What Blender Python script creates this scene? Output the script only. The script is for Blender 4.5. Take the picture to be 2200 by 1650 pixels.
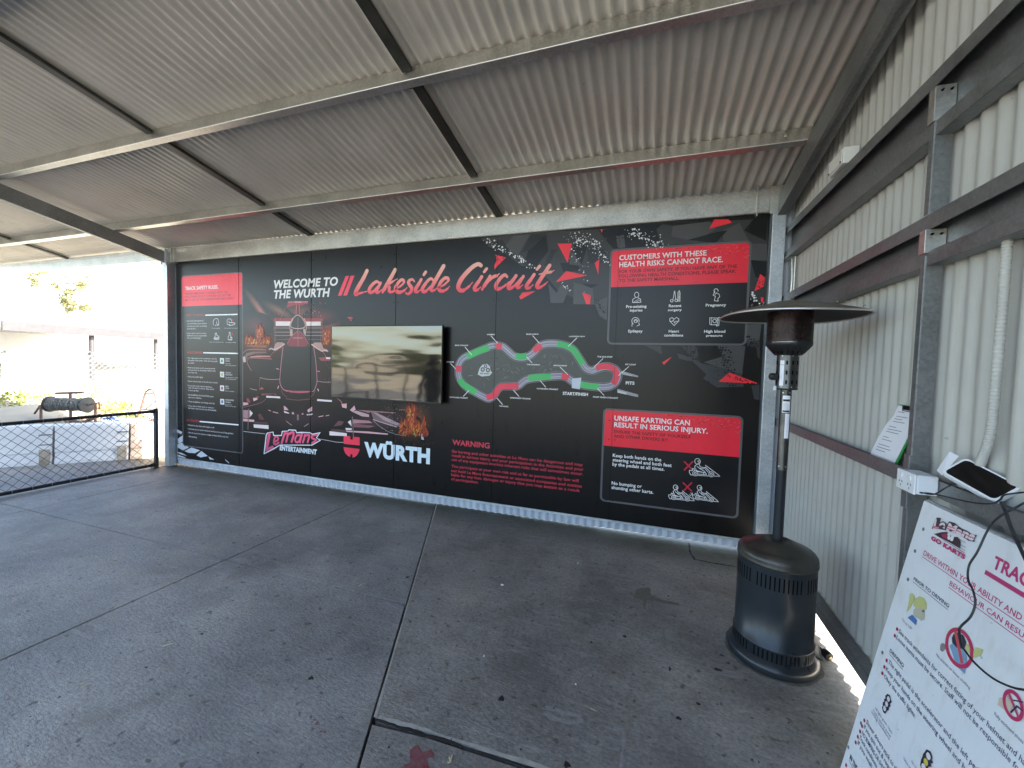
import bpy, bmesh, math, random
from mathutils import Vector, Matrix
random.seed(7)
for o in list(bpy.data.objects): bpy.data.objects.remove(o)
scene = bpy.context.scene
COL = scene.collection
PI = math.pi

# ------------------------------------------------------------------ camera
FPX = 871.3                      # focal length in pixels of a 2200 px wide frame
YAW, PITCH, ROLL = -0.3276, -0.0444, 0.0274
CAM = Vector((0.0, -3.899, 1.547))
cy, sy, cp, sp = math.cos(YAW), math.sin(YAW), math.cos(PITCH), math.sin(PITCH)
FW = Vector((sy*cp, cy*cp, sp)); R0 = Vector((cy, -sy, 0)); U0 = R0.cross(FW)
RT = R0*math.cos(ROLL) + U0*math.sin(ROLL); UP = -R0*math.sin(ROLL) + U0*math.cos(ROLL)
cd = bpy.data.cameras.new('camera'); cam = bpy.data.objects.new('camera', cd); COL.objects.link(cam)
cd.sensor_width = 36; cd.lens = FPX/2200*36; cd.clip_start = 0.02; cd.clip_end = 2000
m = Matrix.Identity(4)
for i in range(3):
    m[i][0] = RT[i]; m[i][1] = UP[i]; m[i][2] = -FW[i]; m[i][3] = CAM[i]
cam.matrix_world = m
scene.camera = cam

# ------------------------------------------------------------------ light
SUN_DIR = Vector((0.84, 0.03, 0.62)).normalized()      # towards the sun
elev = math.asin(SUN_DIR.z)
w = bpy.data.worlds.new('World'); scene.world = w; w.use_nodes = True
nt = w.node_tree; nt.nodes.clear()
sky = nt.nodes.new('ShaderNodeTexSky'); sky.sky_type = 'NISHITA'; sky.sun_disc = False
sky.sun_elevation = elev; sky.sun_rotation = math.atan2(SUN_DIR.x, SUN_DIR.y)
sky.dust_density = 2.0; sky.air_density = 1.0
bg = nt.nodes.new('ShaderNodeBackground'); bg.inputs['Strength'].default_value = 0.15
wo = nt.nodes.new('ShaderNodeOutputWorld')
nt.links.new(sky.outputs[0], bg.inputs[0]); nt.links.new(bg.outputs[0], wo.inputs[0])
sl = bpy.data.lights.new('sun', 'SUN'); sl.energy = 4.5; sl.angle = math.radians(0.53); sl.color = (1, .95, .87)
so = bpy.data.objects.new('sun', sl); COL.objects.link(so)
so.rotation_euler = SUN_DIR.to_track_quat('Z', 'Y').to_euler(); so.location = (10, 5, 12)
vs = scene.view_settings
vs.view_transform = 'Standard'; vs.look = 'None'; vs.gamma = 1; vs.use_curve_mapping = False
vs.exposure = 2.92
scene.render.engine = 'CYCLES'
scene.cycles.max_bounces = 10; scene.cycles.diffuse_bounces = 6

# ------------------------------------------------------------------ helpers
def ray(px, py): return FW*FPX + RT*(px-1100) + UP*(825-py)
def hit(px, py, ax, val):
    d = ray(px, py); t = (val-CAM[ax])/d[ax]; return CAM + d*t
def lin(c):
    return tuple((x/12.92 if x <= .04045 else ((x+.055)/1.055)**2.4) for x in c)
def rgb(h):
    return lin(tuple(int(h[i:i+2], 16)/255 for i in (0, 2, 4)))

class MB:
    def __init__(s): s.v = []; s.f = []; s.c = []; s.sm = []
    def add(s, vs_, fs_, col=None, smooth=False):
        b = len(s.v); s.v += [tuple(v) for v in vs_]
        for f in fs_:
            s.f.append(tuple(i+b for i in f)); s.c.append(col); s.sm.append(smooth)
    def box(s, a, b, col=None):
        x0, y0, z0 = a; x1, y1, z1 = b
        s.add([(x0,y0,z0),(x1,y0,z0),(x1,y1,z0),(x0,y1,z0),(x0,y0,z1),(x1,y0,z1),(x1,y1,z1),(x0,y1,z1)],
              [(0,3,2,1),(4,5,6,7),(0,1,5,4),(1,2,6,5),(2,3,7,6),(3,0,4,7)], col)
    def prism(s, prof, A, B, up=Vector((0,0,1)), col=None, closed=True):
        """profile of (side, up) pairs swept from A to B"""
        A = Vector(A); B = Vector(B); d = (B-A).normalized(); sd = d.cross(up).normalized(); u = sd.cross(d)
        n = len(prof)
        vs_ = [A+sd*p[0]+u*p[1] for p in prof]+[B+sd*p[0]+u*p[1] for p in prof]
        fs_ = [(i, (i+1) % n, n+(i+1) % n, n+i) for i in range(n)]
        if closed: fs_ += [tuple(range(n-1, -1, -1)), tuple(range(n, 2*n))]
        s.add(vs_, fs_, col)
    def tube(s, pts, r, n=8, smooth=True, cap=True, col=None):
        pts = [Vector(p) for p in pts]; N = len(pts); rs = r if isinstance(r, (list, tuple)) else [r]*N
        vs_ = []; ref = None
        for i, p in enumerate(pts):
            d = (pts[min(i+1, N-1)]-pts[max(i-1, 0)]).normalized()
            if ref is None: ref = d.orthogonal().normalized()
            a = (ref-d*ref.dot(d)).normalized(); ref = a; b = d.cross(a)
            for k in range(n):
                t = 2*PI*k/n; vs_.append(p+(a*math.cos(t)+b*math.sin(t))*rs[i])
        fs_ = [(i*n+k, i*n+(k+1) % n, (i+1)*n+(k+1) % n, (i+1)*n+k) for i in range(N-1) for k in range(n)]
        s.add(vs_, fs_, col, smooth)
        if cap:
            s.add(vs_[:n], [tuple(range(n-1, -1, -1))], col); s.add(vs_[-n:], [tuple(range(n))], col)
    def lathe(s, prof, c=(0,0,0), n=48, smooth=True, col=None, a0=0, a1=2*PI):
        c = Vector(c); full = abs(a1-a0-2*PI) < 1e-6; m_ = n if full else n+1
        vs_ = []
        for r, z in prof:
            for k in range(m_):
                t = a0+(a1-a0)*k/n; vs_.append(c+Vector((r*math.cos(t), r*math.sin(t), z)))
        fs_ = []
        for i in range(len(prof)-1):
            for k in range(n):
                k2 = (k+1) % m_; fs_.append((i*m_+k, i*m_+k2, (i+1)*m_+k2, (i+1)*m_+k))
        s.add(vs_, fs_, col, smooth)
    def mesh(s, name):
        me = bpy.data.meshes.new(name); me.from_pydata(s.v, [], s.f)
        if any(c is not None for c in s.c):
            ca = me.color_attributes.new('Col', 'FLOAT_COLOR', 'CORNER'); arr = []
            for f, c in zip(s.f, s.c):
                for vi, i in enumerate(f):
                    cc = c(Vector(s.v[i])) if callable(c) else (c or (1, 1, 1)); arr += [cc[0], cc[1], cc[2], 1]
            ca.data.foreach_set('color', arr)
        me.polygons.foreach_set('use_smooth', s.sm)
        me.update(); return me
    def build(s, name, mat, parent=None, bevel=0, segs=2):
        me = s.mesh(name); me.materials.append(mat); o = bpy.data.objects.new(name, me); COL.objects.link(o)
        if parent: o.parent = parent
        if bevel:
            b = o.modifiers.new('bevel', 'BEVEL'); b.width = bevel; b.segments = segs; b.limit_method = 'ANGLE'; b.angle_limit = math.radians(40)
        return o
def tag(o, label=None, cat=None, group=None, kind=None):
    if label: o['label'] = label
    if cat: o['category'] = cat
    if group: o['group'] = group
    if kind: o['kind'] = kind
    return o
def empty(name, label=None, cat=None, loc=(0,0,0), group=None, kind=None):
    o = bpy.data.objects.new(name, None); COL.objects.link(o); o.empty_display_size = .1
    return tag(o, label, cat, group, kind)
def inst(name, me, parent, loc=(0,0,0), rot=(0,0,0), label=None):
    o = bpy.data.objects.new(name, me); COL.objects.link(o); o.parent = parent; o.location = loc; o.rotation_euler = rot
    if label: o['label'] = label
    return o

# ------------------------------------------------------------------ materials
def nodes(name):
    m_ = bpy.data.materials.new(name); m_.use_nodes = True; t = m_.node_tree; t.nodes.clear()
    out = t.nodes.new('ShaderNodeOutputMaterial'); p = t.nodes.new('ShaderNodeBsdfPrincipled'); t.links.new(p.outputs[0], out.inputs[0])
    return m_, t, p
def N(t, typ, **kw):
    n = t.nodes.new(typ)
    for k, v in kw.items():
        if k in n.inputs: n.inputs[k].default_value = v
        else: setattr(n, k, v)
    return n
def ramp(t, stops):
    r = t.nodes.new('ShaderNodeValToRGB'); e = r.color_ramp.elements
    while len(e) < len(stops): e.new(.5)
    for i, (p, c) in enumerate(stops): e[i].position = p; e[i].color = (*c, 1) if len(c) == 3 else c
    return r
def simple(name, c1, c2=None, rough=.5, metal=0, scale=8, bump=0, bscale=60, rvar=.08, spec=.5, stretch=None, coat=0, dist=.002):
    m_, t, p = nodes(name); tc = N(t, 'ShaderNodeTexCoord'); src = tc.outputs['Object']
    if stretch:
        mp = N(t, 'ShaderNodeMapping'); mp.inputs['Scale'].default_value = stretch; t.links.new(src, mp.inputs[0]); src = mp.outputs[0]
    n = N(t, 'ShaderNodeTexNoise', Scale=scale, Detail=8.0, Roughness=.62); t.links.new(src, n.inputs['Vector'])
    r = ramp(t, [(.32, c1), (.68, c2 or c1)]); t.links.new(n.outputs[0], r.inputs[0]); t.links.new(r.outputs[0], p.inputs['Base Color'])
    mr = N(t, 'ShaderNodeMapRange'); mr.inputs[3].default_value = max(rough-rvar, 0.02); mr.inputs[4].default_value = min(rough+rvar, 1)
    t.links.new(n.outputs[0], mr.inputs[0]); t.links.new(mr.outputs[0], p.inputs['Roughness'])
    p.inputs['Metallic'].default_value = metal; p.inputs['Specular IOR Level'].default_value = spec; p.inputs['Coat Weight'].default_value = coat
    if bump:
        n2 = N(t, 'ShaderNodeTexNoise', Scale=bscale, Detail=6.0); t.links.new(src, n2.inputs['Vector'])
        b = N(t, 'ShaderNodeBump', Strength=bump, Distance=dist); t.links.new(n2.outputs[0], b.inputs['Height']); t.links.new(b.outputs[0], p.inputs['Normal'])
    return m_
def galv(name, c1, c2, rough=.42, metal=.85):
    m_, t, p = nodes(name); tc = N(t, 'ShaderNodeTexCoord')
    v = N(t, 'ShaderNodeTexVoronoi', Scale=90.0); n = N(t, 'ShaderNodeTexNoise', Scale=3.5, Detail=7.0, Roughness=.65)
    t.links.new(tc.outputs['Object'], v.inputs['Vector']); t.links.new(tc.outputs['Object'], n.inputs['Vector'])
    mx = N(t, 'ShaderNodeMath', operation='MULTIPLY_ADD'); t.links.new(v.outputs['Color'], mx.inputs[0]); mx.inputs[1].default_value = .35; t.links.new(n.outputs[0], mx.inputs[2])
    r = ramp(t, [(.35, c1), (.9, c2)]); t.links.new(mx.outputs[0], r.inputs[0]); t.links.new(r.outputs[0], p.inputs['Base Color'])
    mr = N(t, 'ShaderNodeMapRange'); mr.inputs[3].default_value = rough-.06; mr.inputs[4].default_value = rough+.14
    t.links.new(mx.outputs[0], mr.inputs[0]); t.links.new(mr.outputs[0], p.inputs['Roughness']); p.inputs['Metallic'].default_value = metal
    return m_
def sheet_mat(name, c1, c2, dirt, stretch, rough=.42):
    m_, t, p = nodes(name); tc = N(t, 'ShaderNodeTexCoord'); geo = N(t, 'ShaderNodeNewGeometry')
    n = N(t, 'ShaderNodeTexNoise', Scale=1.3, Detail=9.0, Roughness=.62); t.links.new(geo.outputs['Position'], n.inputs['Vector'])
    r = ramp(t, [(.3, c1), (.7, c2)]); t.links.new(n.outputs[0], r.inputs[0])
    mp = N(t, 'ShaderNodeMapping'); mp.inputs['Scale'].default_value = stretch; t.links.new(geo.outputs['Position'], mp.inputs[0])
    n2 = N(t, 'ShaderNodeTexNoise', Scale=6.0, Detail=8.0, Roughness=.7); t.links.new(mp.outputs[0], n2.inputs['Vector'])
    r2 = ramp(t, [(.52, (0,0,0)), (.78, (1,1,1))]); t.links.new(n2.outputs[0], r2.inputs[0])
    ml = N(t, 'ShaderNodeMath', operation='MULTIPLY'); ml.inputs[1].default_value = .45; t.links.new(r2.outputs[0], ml.inputs[0])
    mx = N(t, 'ShaderNodeMix', data_type='RGBA'); t.links.new(ml.outputs[0], mx.inputs[0]); t.links.new(r.outputs[0], mx.inputs[6]); mx.inputs[7].default_value = (*dirt, 1)
    n3 = N(t, 'ShaderNodeTexNoise', Scale=38.0, Detail=3.0); t.links.new(geo.outputs['Position'], n3.inputs['Vector'])
    r3 = ramp(t, [(.72, (0,0,0)), (.76, (1,1,1))]); t.links.new(n3.outputs[0], r3.inputs[0])
    ml3 = N(t, 'ShaderNodeMath', operation='MULTIPLY'); ml3.inputs[1].default_value = .35; t.links.new(r3.outputs[0], ml3.inputs[0])
    mx3 = N(t, 'ShaderNodeMix', data_type='RGBA'); t.links.new(ml3.outputs[0], mx3.inputs[0]); t.links.new(mx.outputs[2], mx3.inputs[6]); mx3.inputs[7].default_value = (.08,.065,.05,1)
    t.links.new(mx3.outputs[2], p.inputs['Base Color']); p.inputs['Roughness'].default_value = rough
    return m_
M = {}
M['galv'] = galv('galvanised_steel', (.40,.39,.355), (.66,.64,.59), .27)
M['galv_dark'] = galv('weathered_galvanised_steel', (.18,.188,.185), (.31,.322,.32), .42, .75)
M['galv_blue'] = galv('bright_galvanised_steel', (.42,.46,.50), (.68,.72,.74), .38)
M['galv_pale'] = galv('pale_zinc', (.75,.73,.68), (.88,.86,.80), .3)
M['strut'] = simple('dark_strut_steel', (.030,.030,.026), (.055,.054,.046), .5, .3, 10)
M['roof_sheet'] = sheet_mat('cream_roof_sheet_paint', (.49,.462,.410), (.595,.565,.510), (.24,.215,.175), (3.0,.35,1), .20)
M['wall_sheet'] = sheet_mat('cream_wall_sheet_paint', (.42,.413,.375), (.49,.482,.44), (.30,.27,.22), (1,4.0,.3))
M['back_sheet'] = sheet_mat('pale_wall_sheet_paint', (.42,.46,.52), (.52,.56,.61), (.26,.26,.22), (3,1,.4))
M['cap_metal'] = simple('heater_grey_paint', (.013,.017,.021), (.020,.025,.029), .30, .0, 5, .03, 200, coat=.06, spec=.38)
M['dusty'] = simple('dusty_heater_paint', (.022,.020,.017), (.060,.052,.040), .34, .0, 9, .08, 120)
M['hood'] = simple('heater_hood_bronze', (.155,.138,.105), (.27,.24,.19), .40, .35, 7, .03, 80)
M['hood_dark'] = simple('dark_hood_underside', (.020,.018,.016), (.05,.045,.04), .6, .3, 8)  # darker colour for the underside of the heater hood
M['sleeve'] = simple('dark_burner_steel', (.06,.06,.058), (.11,.11,.105), .3, .9, 12)
M['head'] = simple('heater_head_dark_mesh', (.022,.012,.011), (.05,.03,.026), .28, .5, 14)
M['steel_brushed'] = simple('brushed_stainless', (.12,.115,.108), (.20,.19,.18), .27, 1.0, 30, stretch=(1,1,.1))
M['black'] = simple('black_plastic', (.010,.010,.011), (.018,.018,.018), .45)
M['void'] = simple('slot_shadow_black', (.004,.004,.004), (.006,.006,.006), .9, spec=.1)
M['cable'] = simple('black_cable_rubber', (.014,.015,.018), (.022,.023,.026), .5)
M['fence'] = simple('black_fence_paint', (.016,.017,.020), (.038,.036,.036), .42, .2, 12, .1, 60)
M['white_plastic'] = simple('white_plastic', (.74,.76,.78), (.80,.82,.83), .38, 0, 4)
M['white_case'] = simple('white_enclosure_plastic', (.70,.69,.65), (.76,.75,.71), .4, 0, 4)
M['paper'] = simple('white_paper', (.80,.80,.84), (.84,.84,.87), .8)
M['conduit'] = simple('grey_conduit', (.44,.43,.39), (.52,.51,.46), .6)
M['barrier'] = simple('white_barrier_plastic', (.55,.565,.59), (.66,.67,.68), .6, 0, 3, .1, 30)
M['rust'] = simple('rust_stained_timber', (.20,.16,.12), (.42,.36,.29), .8, 0, 6)
M['brownsteel'] = simple('brown_rusty_steel', (.10,.055,.045), (.18,.10,.08), .7, .2, 9)
M['hose'] = simple('coiled_hose', (.035,.04,.045), (.14,.145,.14), .5, 0, 30)
M['blue'] = simple('blue_plastic', (.03,.07,.22), (.05,.10,.30), .5)
M['red'] = simple('red_plastic', (.30,.03,.04), (.40,.05,.06), .5)
M['skin'] = simple('skin', (.45,.28,.20), (.50,.32,.24), .5)
M['cloth'] = simple('dark_cloth', (.012,.013,.016), (.02,.02,.024), .85)
M['bark'] = simple('bark', (.10,.075,.05), (.20,.16,.11), .85, 0, 6)
M['steel_grey'] = simple('grey_painted_fascia', (.030,.028,.032), (.045,.042,.045), .6)
M['shed_white'] = simple('white_shed_wall', (.68,.69,.70), (.75,.75,.75), .6)
M['shed_yellow'] = simple('yellow_capping', (.13,.12,.045), (.17,.155,.06), .6)
M['straw'] = simple('dry_straw', (.50,.42,.26), (.62,.54,.36), .8)
M['green'] = simple('green_board_edge', (.03,.30,.06), (.04,.36,.08), .5)
M['twig'] = simple('dry_leaf', (.20,.15,.09), (.30,.24,.15), .85)

# concrete floor
def concrete(name, tint=1.0, hue=(1,1,1)):
    m_, t, p = nodes(name); geo = N(t, 'ShaderNodeNewGeometry'); pos = geo.outputs['Position']
    a = N(t, 'ShaderNodeTexNoise', Scale=1.1, Detail=10.0, Roughness=.68); t.links.new(pos, a.inputs['Vector'])
    base = ramp(t, [(.34, tuple(c*tint*h for c, h in zip((.175,.176,.178), hue))), (.5, tuple(c*tint*h for c, h in zip((.29,.288,.284), hue))), (.66, tuple(c*tint*h for c, h in zip((.42,.41,.39), hue)))]); t.links.new(a.outputs[0], base.inputs[0])
    # fine mottling
    f = N(t, 'ShaderNodeTexNoise', Scale=55.0, Detail=8.0, Roughness=.75); t.links.new(pos, f.inputs['Vector'])
    fr = ramp(t, [(.3, (.58,.58,.58)), (.7, (1.36,1.36,1.36))]); t.links.new(f.outputs[0], fr.inputs[0])
    mu = N(t, 'ShaderNodeMix', data_type='RGBA', blend_type='MULTIPLY'); mu.inputs[0].default_value = 1; t.links.new(base.outputs[0], mu.inputs[6]); t.links.new(fr.outputs[0], mu.inputs[7])
    # pale trowel streaks
    mp = N(t, 'ShaderNodeMapping'); mp.inputs['Scale'].default_value = (1.2, 5, 1); mp.inputs['Rotation'].default_value = (0, 0, .7); t.links.new(pos, mp.inputs[0])
    s_ = N(t, 'ShaderNodeTexNoise', Scale=4.0, Detail=9.0, Roughness=.72); t.links.new(mp.outputs[0], s_.inputs['Vector'])
    sr = ramp(t, [(.53, (0,0,0)), (.74, (.65,.65,.65))]); t.links.new(s_.outputs[0], sr.inputs[0])
    m2 = N(t, 'ShaderNodeMix', data_type='RGBA'); t.links.new(sr.outputs[0], m2.inputs[0]); t.links.new(mu.outputs[2], m2.inputs[6]); m2.inputs[7].default_value = (.40,.39,.37,1)
    # dark oil stains
    d = N(t, 'ShaderNodeTexNoise', Scale=3.2, Detail=5.0, Roughness=.6, Distortion=.6); t.links.new(pos, d.inputs['Vector'])
    dr = ramp(t, [(.52, (0,0,0)), (.78, (.50,.50,.50))]); t.links.new(d.outputs[0], dr.inputs[0])
    m3 = N(t, 'ShaderNodeMix', data_type='RGBA'); t.links.new(dr.outputs[0], m3.inputs[0]); t.links.new(m2.outputs[2], m3.inputs[6]); m3.inputs[7].default_value = (.125,.108,.085,1)
    # small specks
    k = N(t, 'ShaderNodeTexNoise', Scale=22.0, Detail=2.0, Roughness=.5); t.links.new(pos, k.inputs['Vector'])
    kr = ramp(t, [(.645, (0,0,0)), (.71, (.75,.75,.75))]); t.links.new(k.outputs[0], kr.inputs[0])
    m4 = N(t, 'ShaderNodeMix', data_type='RGBA'); t.links.new(kr.outputs[0], m4.inputs[0]); t.links.new(m3.outputs[2], m4.inputs[6]); m4.inputs[7].default_value = (.075,.062,.052,1)
    # moss along the foot of the mural wall
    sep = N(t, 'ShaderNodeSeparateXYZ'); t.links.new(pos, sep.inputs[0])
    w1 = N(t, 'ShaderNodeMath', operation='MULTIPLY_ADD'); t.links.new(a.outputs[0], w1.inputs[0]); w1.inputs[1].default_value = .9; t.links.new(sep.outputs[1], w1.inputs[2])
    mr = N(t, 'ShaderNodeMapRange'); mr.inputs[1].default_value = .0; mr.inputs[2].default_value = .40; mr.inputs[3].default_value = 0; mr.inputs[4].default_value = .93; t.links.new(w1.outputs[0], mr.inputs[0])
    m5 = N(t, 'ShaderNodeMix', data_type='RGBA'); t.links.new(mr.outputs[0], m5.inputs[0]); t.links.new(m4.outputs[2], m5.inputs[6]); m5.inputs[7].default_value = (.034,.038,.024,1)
    t.links.new(m5.outputs[2], p.inputs['Base Color'])
    rr = N(t, 'ShaderNodeMapRange'); rr.inputs[3].default_value = .42; rr.inputs[4].default_value = .78; t.links.new(a.outputs[0], rr.inputs[0]); t.links.new(rr.outputs[0], p.inputs['Roughness'])
    bs = N(t, 'ShaderNodeTexNoise', Scale=85.0, Detail=5.0, Roughness=.7); mpb = N(t, 'ShaderNodeMapping'); mpb.inputs['Scale'].default_value = (.45,1,1); mpb.inputs['Rotation'].default_value = (0,0,.5)
    t.links.new(pos, mpb.inputs[0]); t.links.new(mpb.outputs[0], bs.inputs['Vector'])
    ad = N(t, 'ShaderNodeMath', operation='MULTIPLY_ADD'); t.links.new(a.outputs[0], ad.inputs[0]); ad.inputs[1].default_value = 2.0; t.links.new(bs.outputs[0], ad.inputs[2])
    b = N(t, 'ShaderNodeBump', Strength=.9, Distance=.006); t.links.new(ad.outputs[0], b.inputs['Height']); t.links.new(b.outputs[0], p.inputs['Normal'])
    return m_
M['concrete'] = concrete('worn_concrete', .86)
M['concrete_brown'] = concrete('worn_brown_concrete', .80, (1.02, .985, .93))
M['concrete_edge'] = simple('worn_slab_edge', (.30,.29,.27), (.46,.45,.42), .8, 0, 25, .3, 90)
M['subfloor'] = simple('dark_joint_dirt', (.012,.011,.010), (.03,.028,.024), .95)
M['gum'] = simple('dark_gum', (.010,.010,.012), (.02,.02,.022), .5)
M['redpaint'] = simple('worn_red_floor_paint', (.17,.03,.045), (.22,.11,.11), .7, 0, 40)
M['ground'] = simple('dry_ground', (.27,.235,.165), (.40,.35,.26), .95, 0, .7, .4, 6, dist=.03)
M['asphalt'] = simple('track_asphalt', (.10,.10,.10), (.16,.155,.15), .9, 0, 3)

# flat print: colours carried by the mesh
def print_mat(name, rough, spec=.5, wear=.12):
    m_, t, p = nodes(name); c = N(t, 'ShaderNodeVertexColor', layer_name='Col'); geo = N(t, 'ShaderNodeNewGeometry')
    n = N(t, 'ShaderNodeTexNoise', Scale=3.0, Detail=10.0, Roughness=.7); t.links.new(geo.outputs['Position'], n.inputs['Vector'])
    r = ramp(t, [(.3, (1-wear,)*3), (.7, (1+wear*.4,)*3)]); t.links.new(n.outputs[0], r.inputs[0])
    mx = N(t, 'ShaderNodeMix', data_type='RGBA', blend_type='MULTIPLY'); mx.inputs[0].default_value = 1; t.links.new(c.outputs[0], mx.inputs[6]); t.links.new(r.outputs[0], mx.inputs[7])
    t.links.new(mx.outputs[2], p.inputs['Base Color']); p.inputs['Roughness'].default_value = rough; p.inputs['Specular IOR Level'].default_value = spec
    return m_
M['print'] = print_mat('printed_vinyl', .29, .34)
M['print_sign'] = print_mat('printed_white_board', .5)
def panel_mat():
    m_, t, p = nodes('black_composite_panel'); geo = N(t, 'ShaderNodeNewGeometry')
    mp = N(t, 'ShaderNodeMapping'); mp.inputs['Scale'].default_value = (3.0,1,.5); t.links.new(geo.outputs['Position'], mp.inputs[0])
    n = N(t, 'ShaderNodeTexNoise', Scale=5.0, Detail=11.0, Roughness=.75); t.links.new(mp.outputs[0], n.inputs['Vector'])
    r = ramp(t, [(.3, (.0036,.0030,.0027)), (.7, (.0072,.0060,.0055))]); t.links.new(n.outputs[0], r.inputs[0]); t.links.new(r.outputs[0], p.inputs['Base Color'])
    mr = N(t, 'ShaderNodeMapRange'); mr.inputs[3].default_value = .24; mr.inputs[4].default_value = .33; t.links.new(n.outputs[0], mr.inputs[0]); t.links.new(mr.outputs[0], p.inputs['Roughness']); p.inputs['Specular IOR Level'].default_value = .34
    return m_
M['panel'] = panel_mat()
def screen_mat():
    m_, t, p = nodes('warped_screen_film'); geo = N(t, 'ShaderNodeNewGeometry')
    mp = N(t, 'ShaderNodeMapping'); mp.inputs['Scale'].default_value = (.9,1,3.2); t.links.new(geo.outputs['Position'], mp.inputs[0])
    n = N(t, 'ShaderNodeTexNoise', Scale=1.6, Detail=1.5, Roughness=.4); t.links.new(mp.outputs[0], n.inputs['Vector'])
    b = N(t, 'ShaderNodeBump', Strength=1.0, Distance=.0060); t.links.new(n.outputs[0], b.inputs['Height']); t.links.new(b.outputs[0], p.inputs['Normal'])
    p.inputs['Base Color'].default_value = (.125,.118,.105,1); p.inputs['Metallic'].default_value = .85; p.inputs['Roughness'].default_value = .062
    return m_
M['screen'] = screen_mat()
def leaf_mat(name, c1, c2):
    m_, t, p = nodes(name); oi = N(t, 'ShaderNodeNewGeometry'); r = ramp(t, [(0, c1), (1, c2)])
    t.links.new(oi.outputs['Random Per Island'], r.inputs[0]); t.links.new(r.outputs[0], p.inputs['Base Color']); p.inputs['Roughness'].default_value = .7
    return m_
M['leaf'] = leaf_mat('eucalypt_leaf', (.10,.11,.05), (.26,.24,.10))
M['weed'] = leaf_mat('weed_leaf', (.07,.12,.02), (.24,.24,.05))
M['dryweed'] = leaf_mat('dry_weed_leaf', (.30,.16,.06), (.42,.30,.12))
M['darktree'] = leaf_mat('dark_tree_leaf', (.06,.075,.035), (.13,.14,.06))

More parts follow.
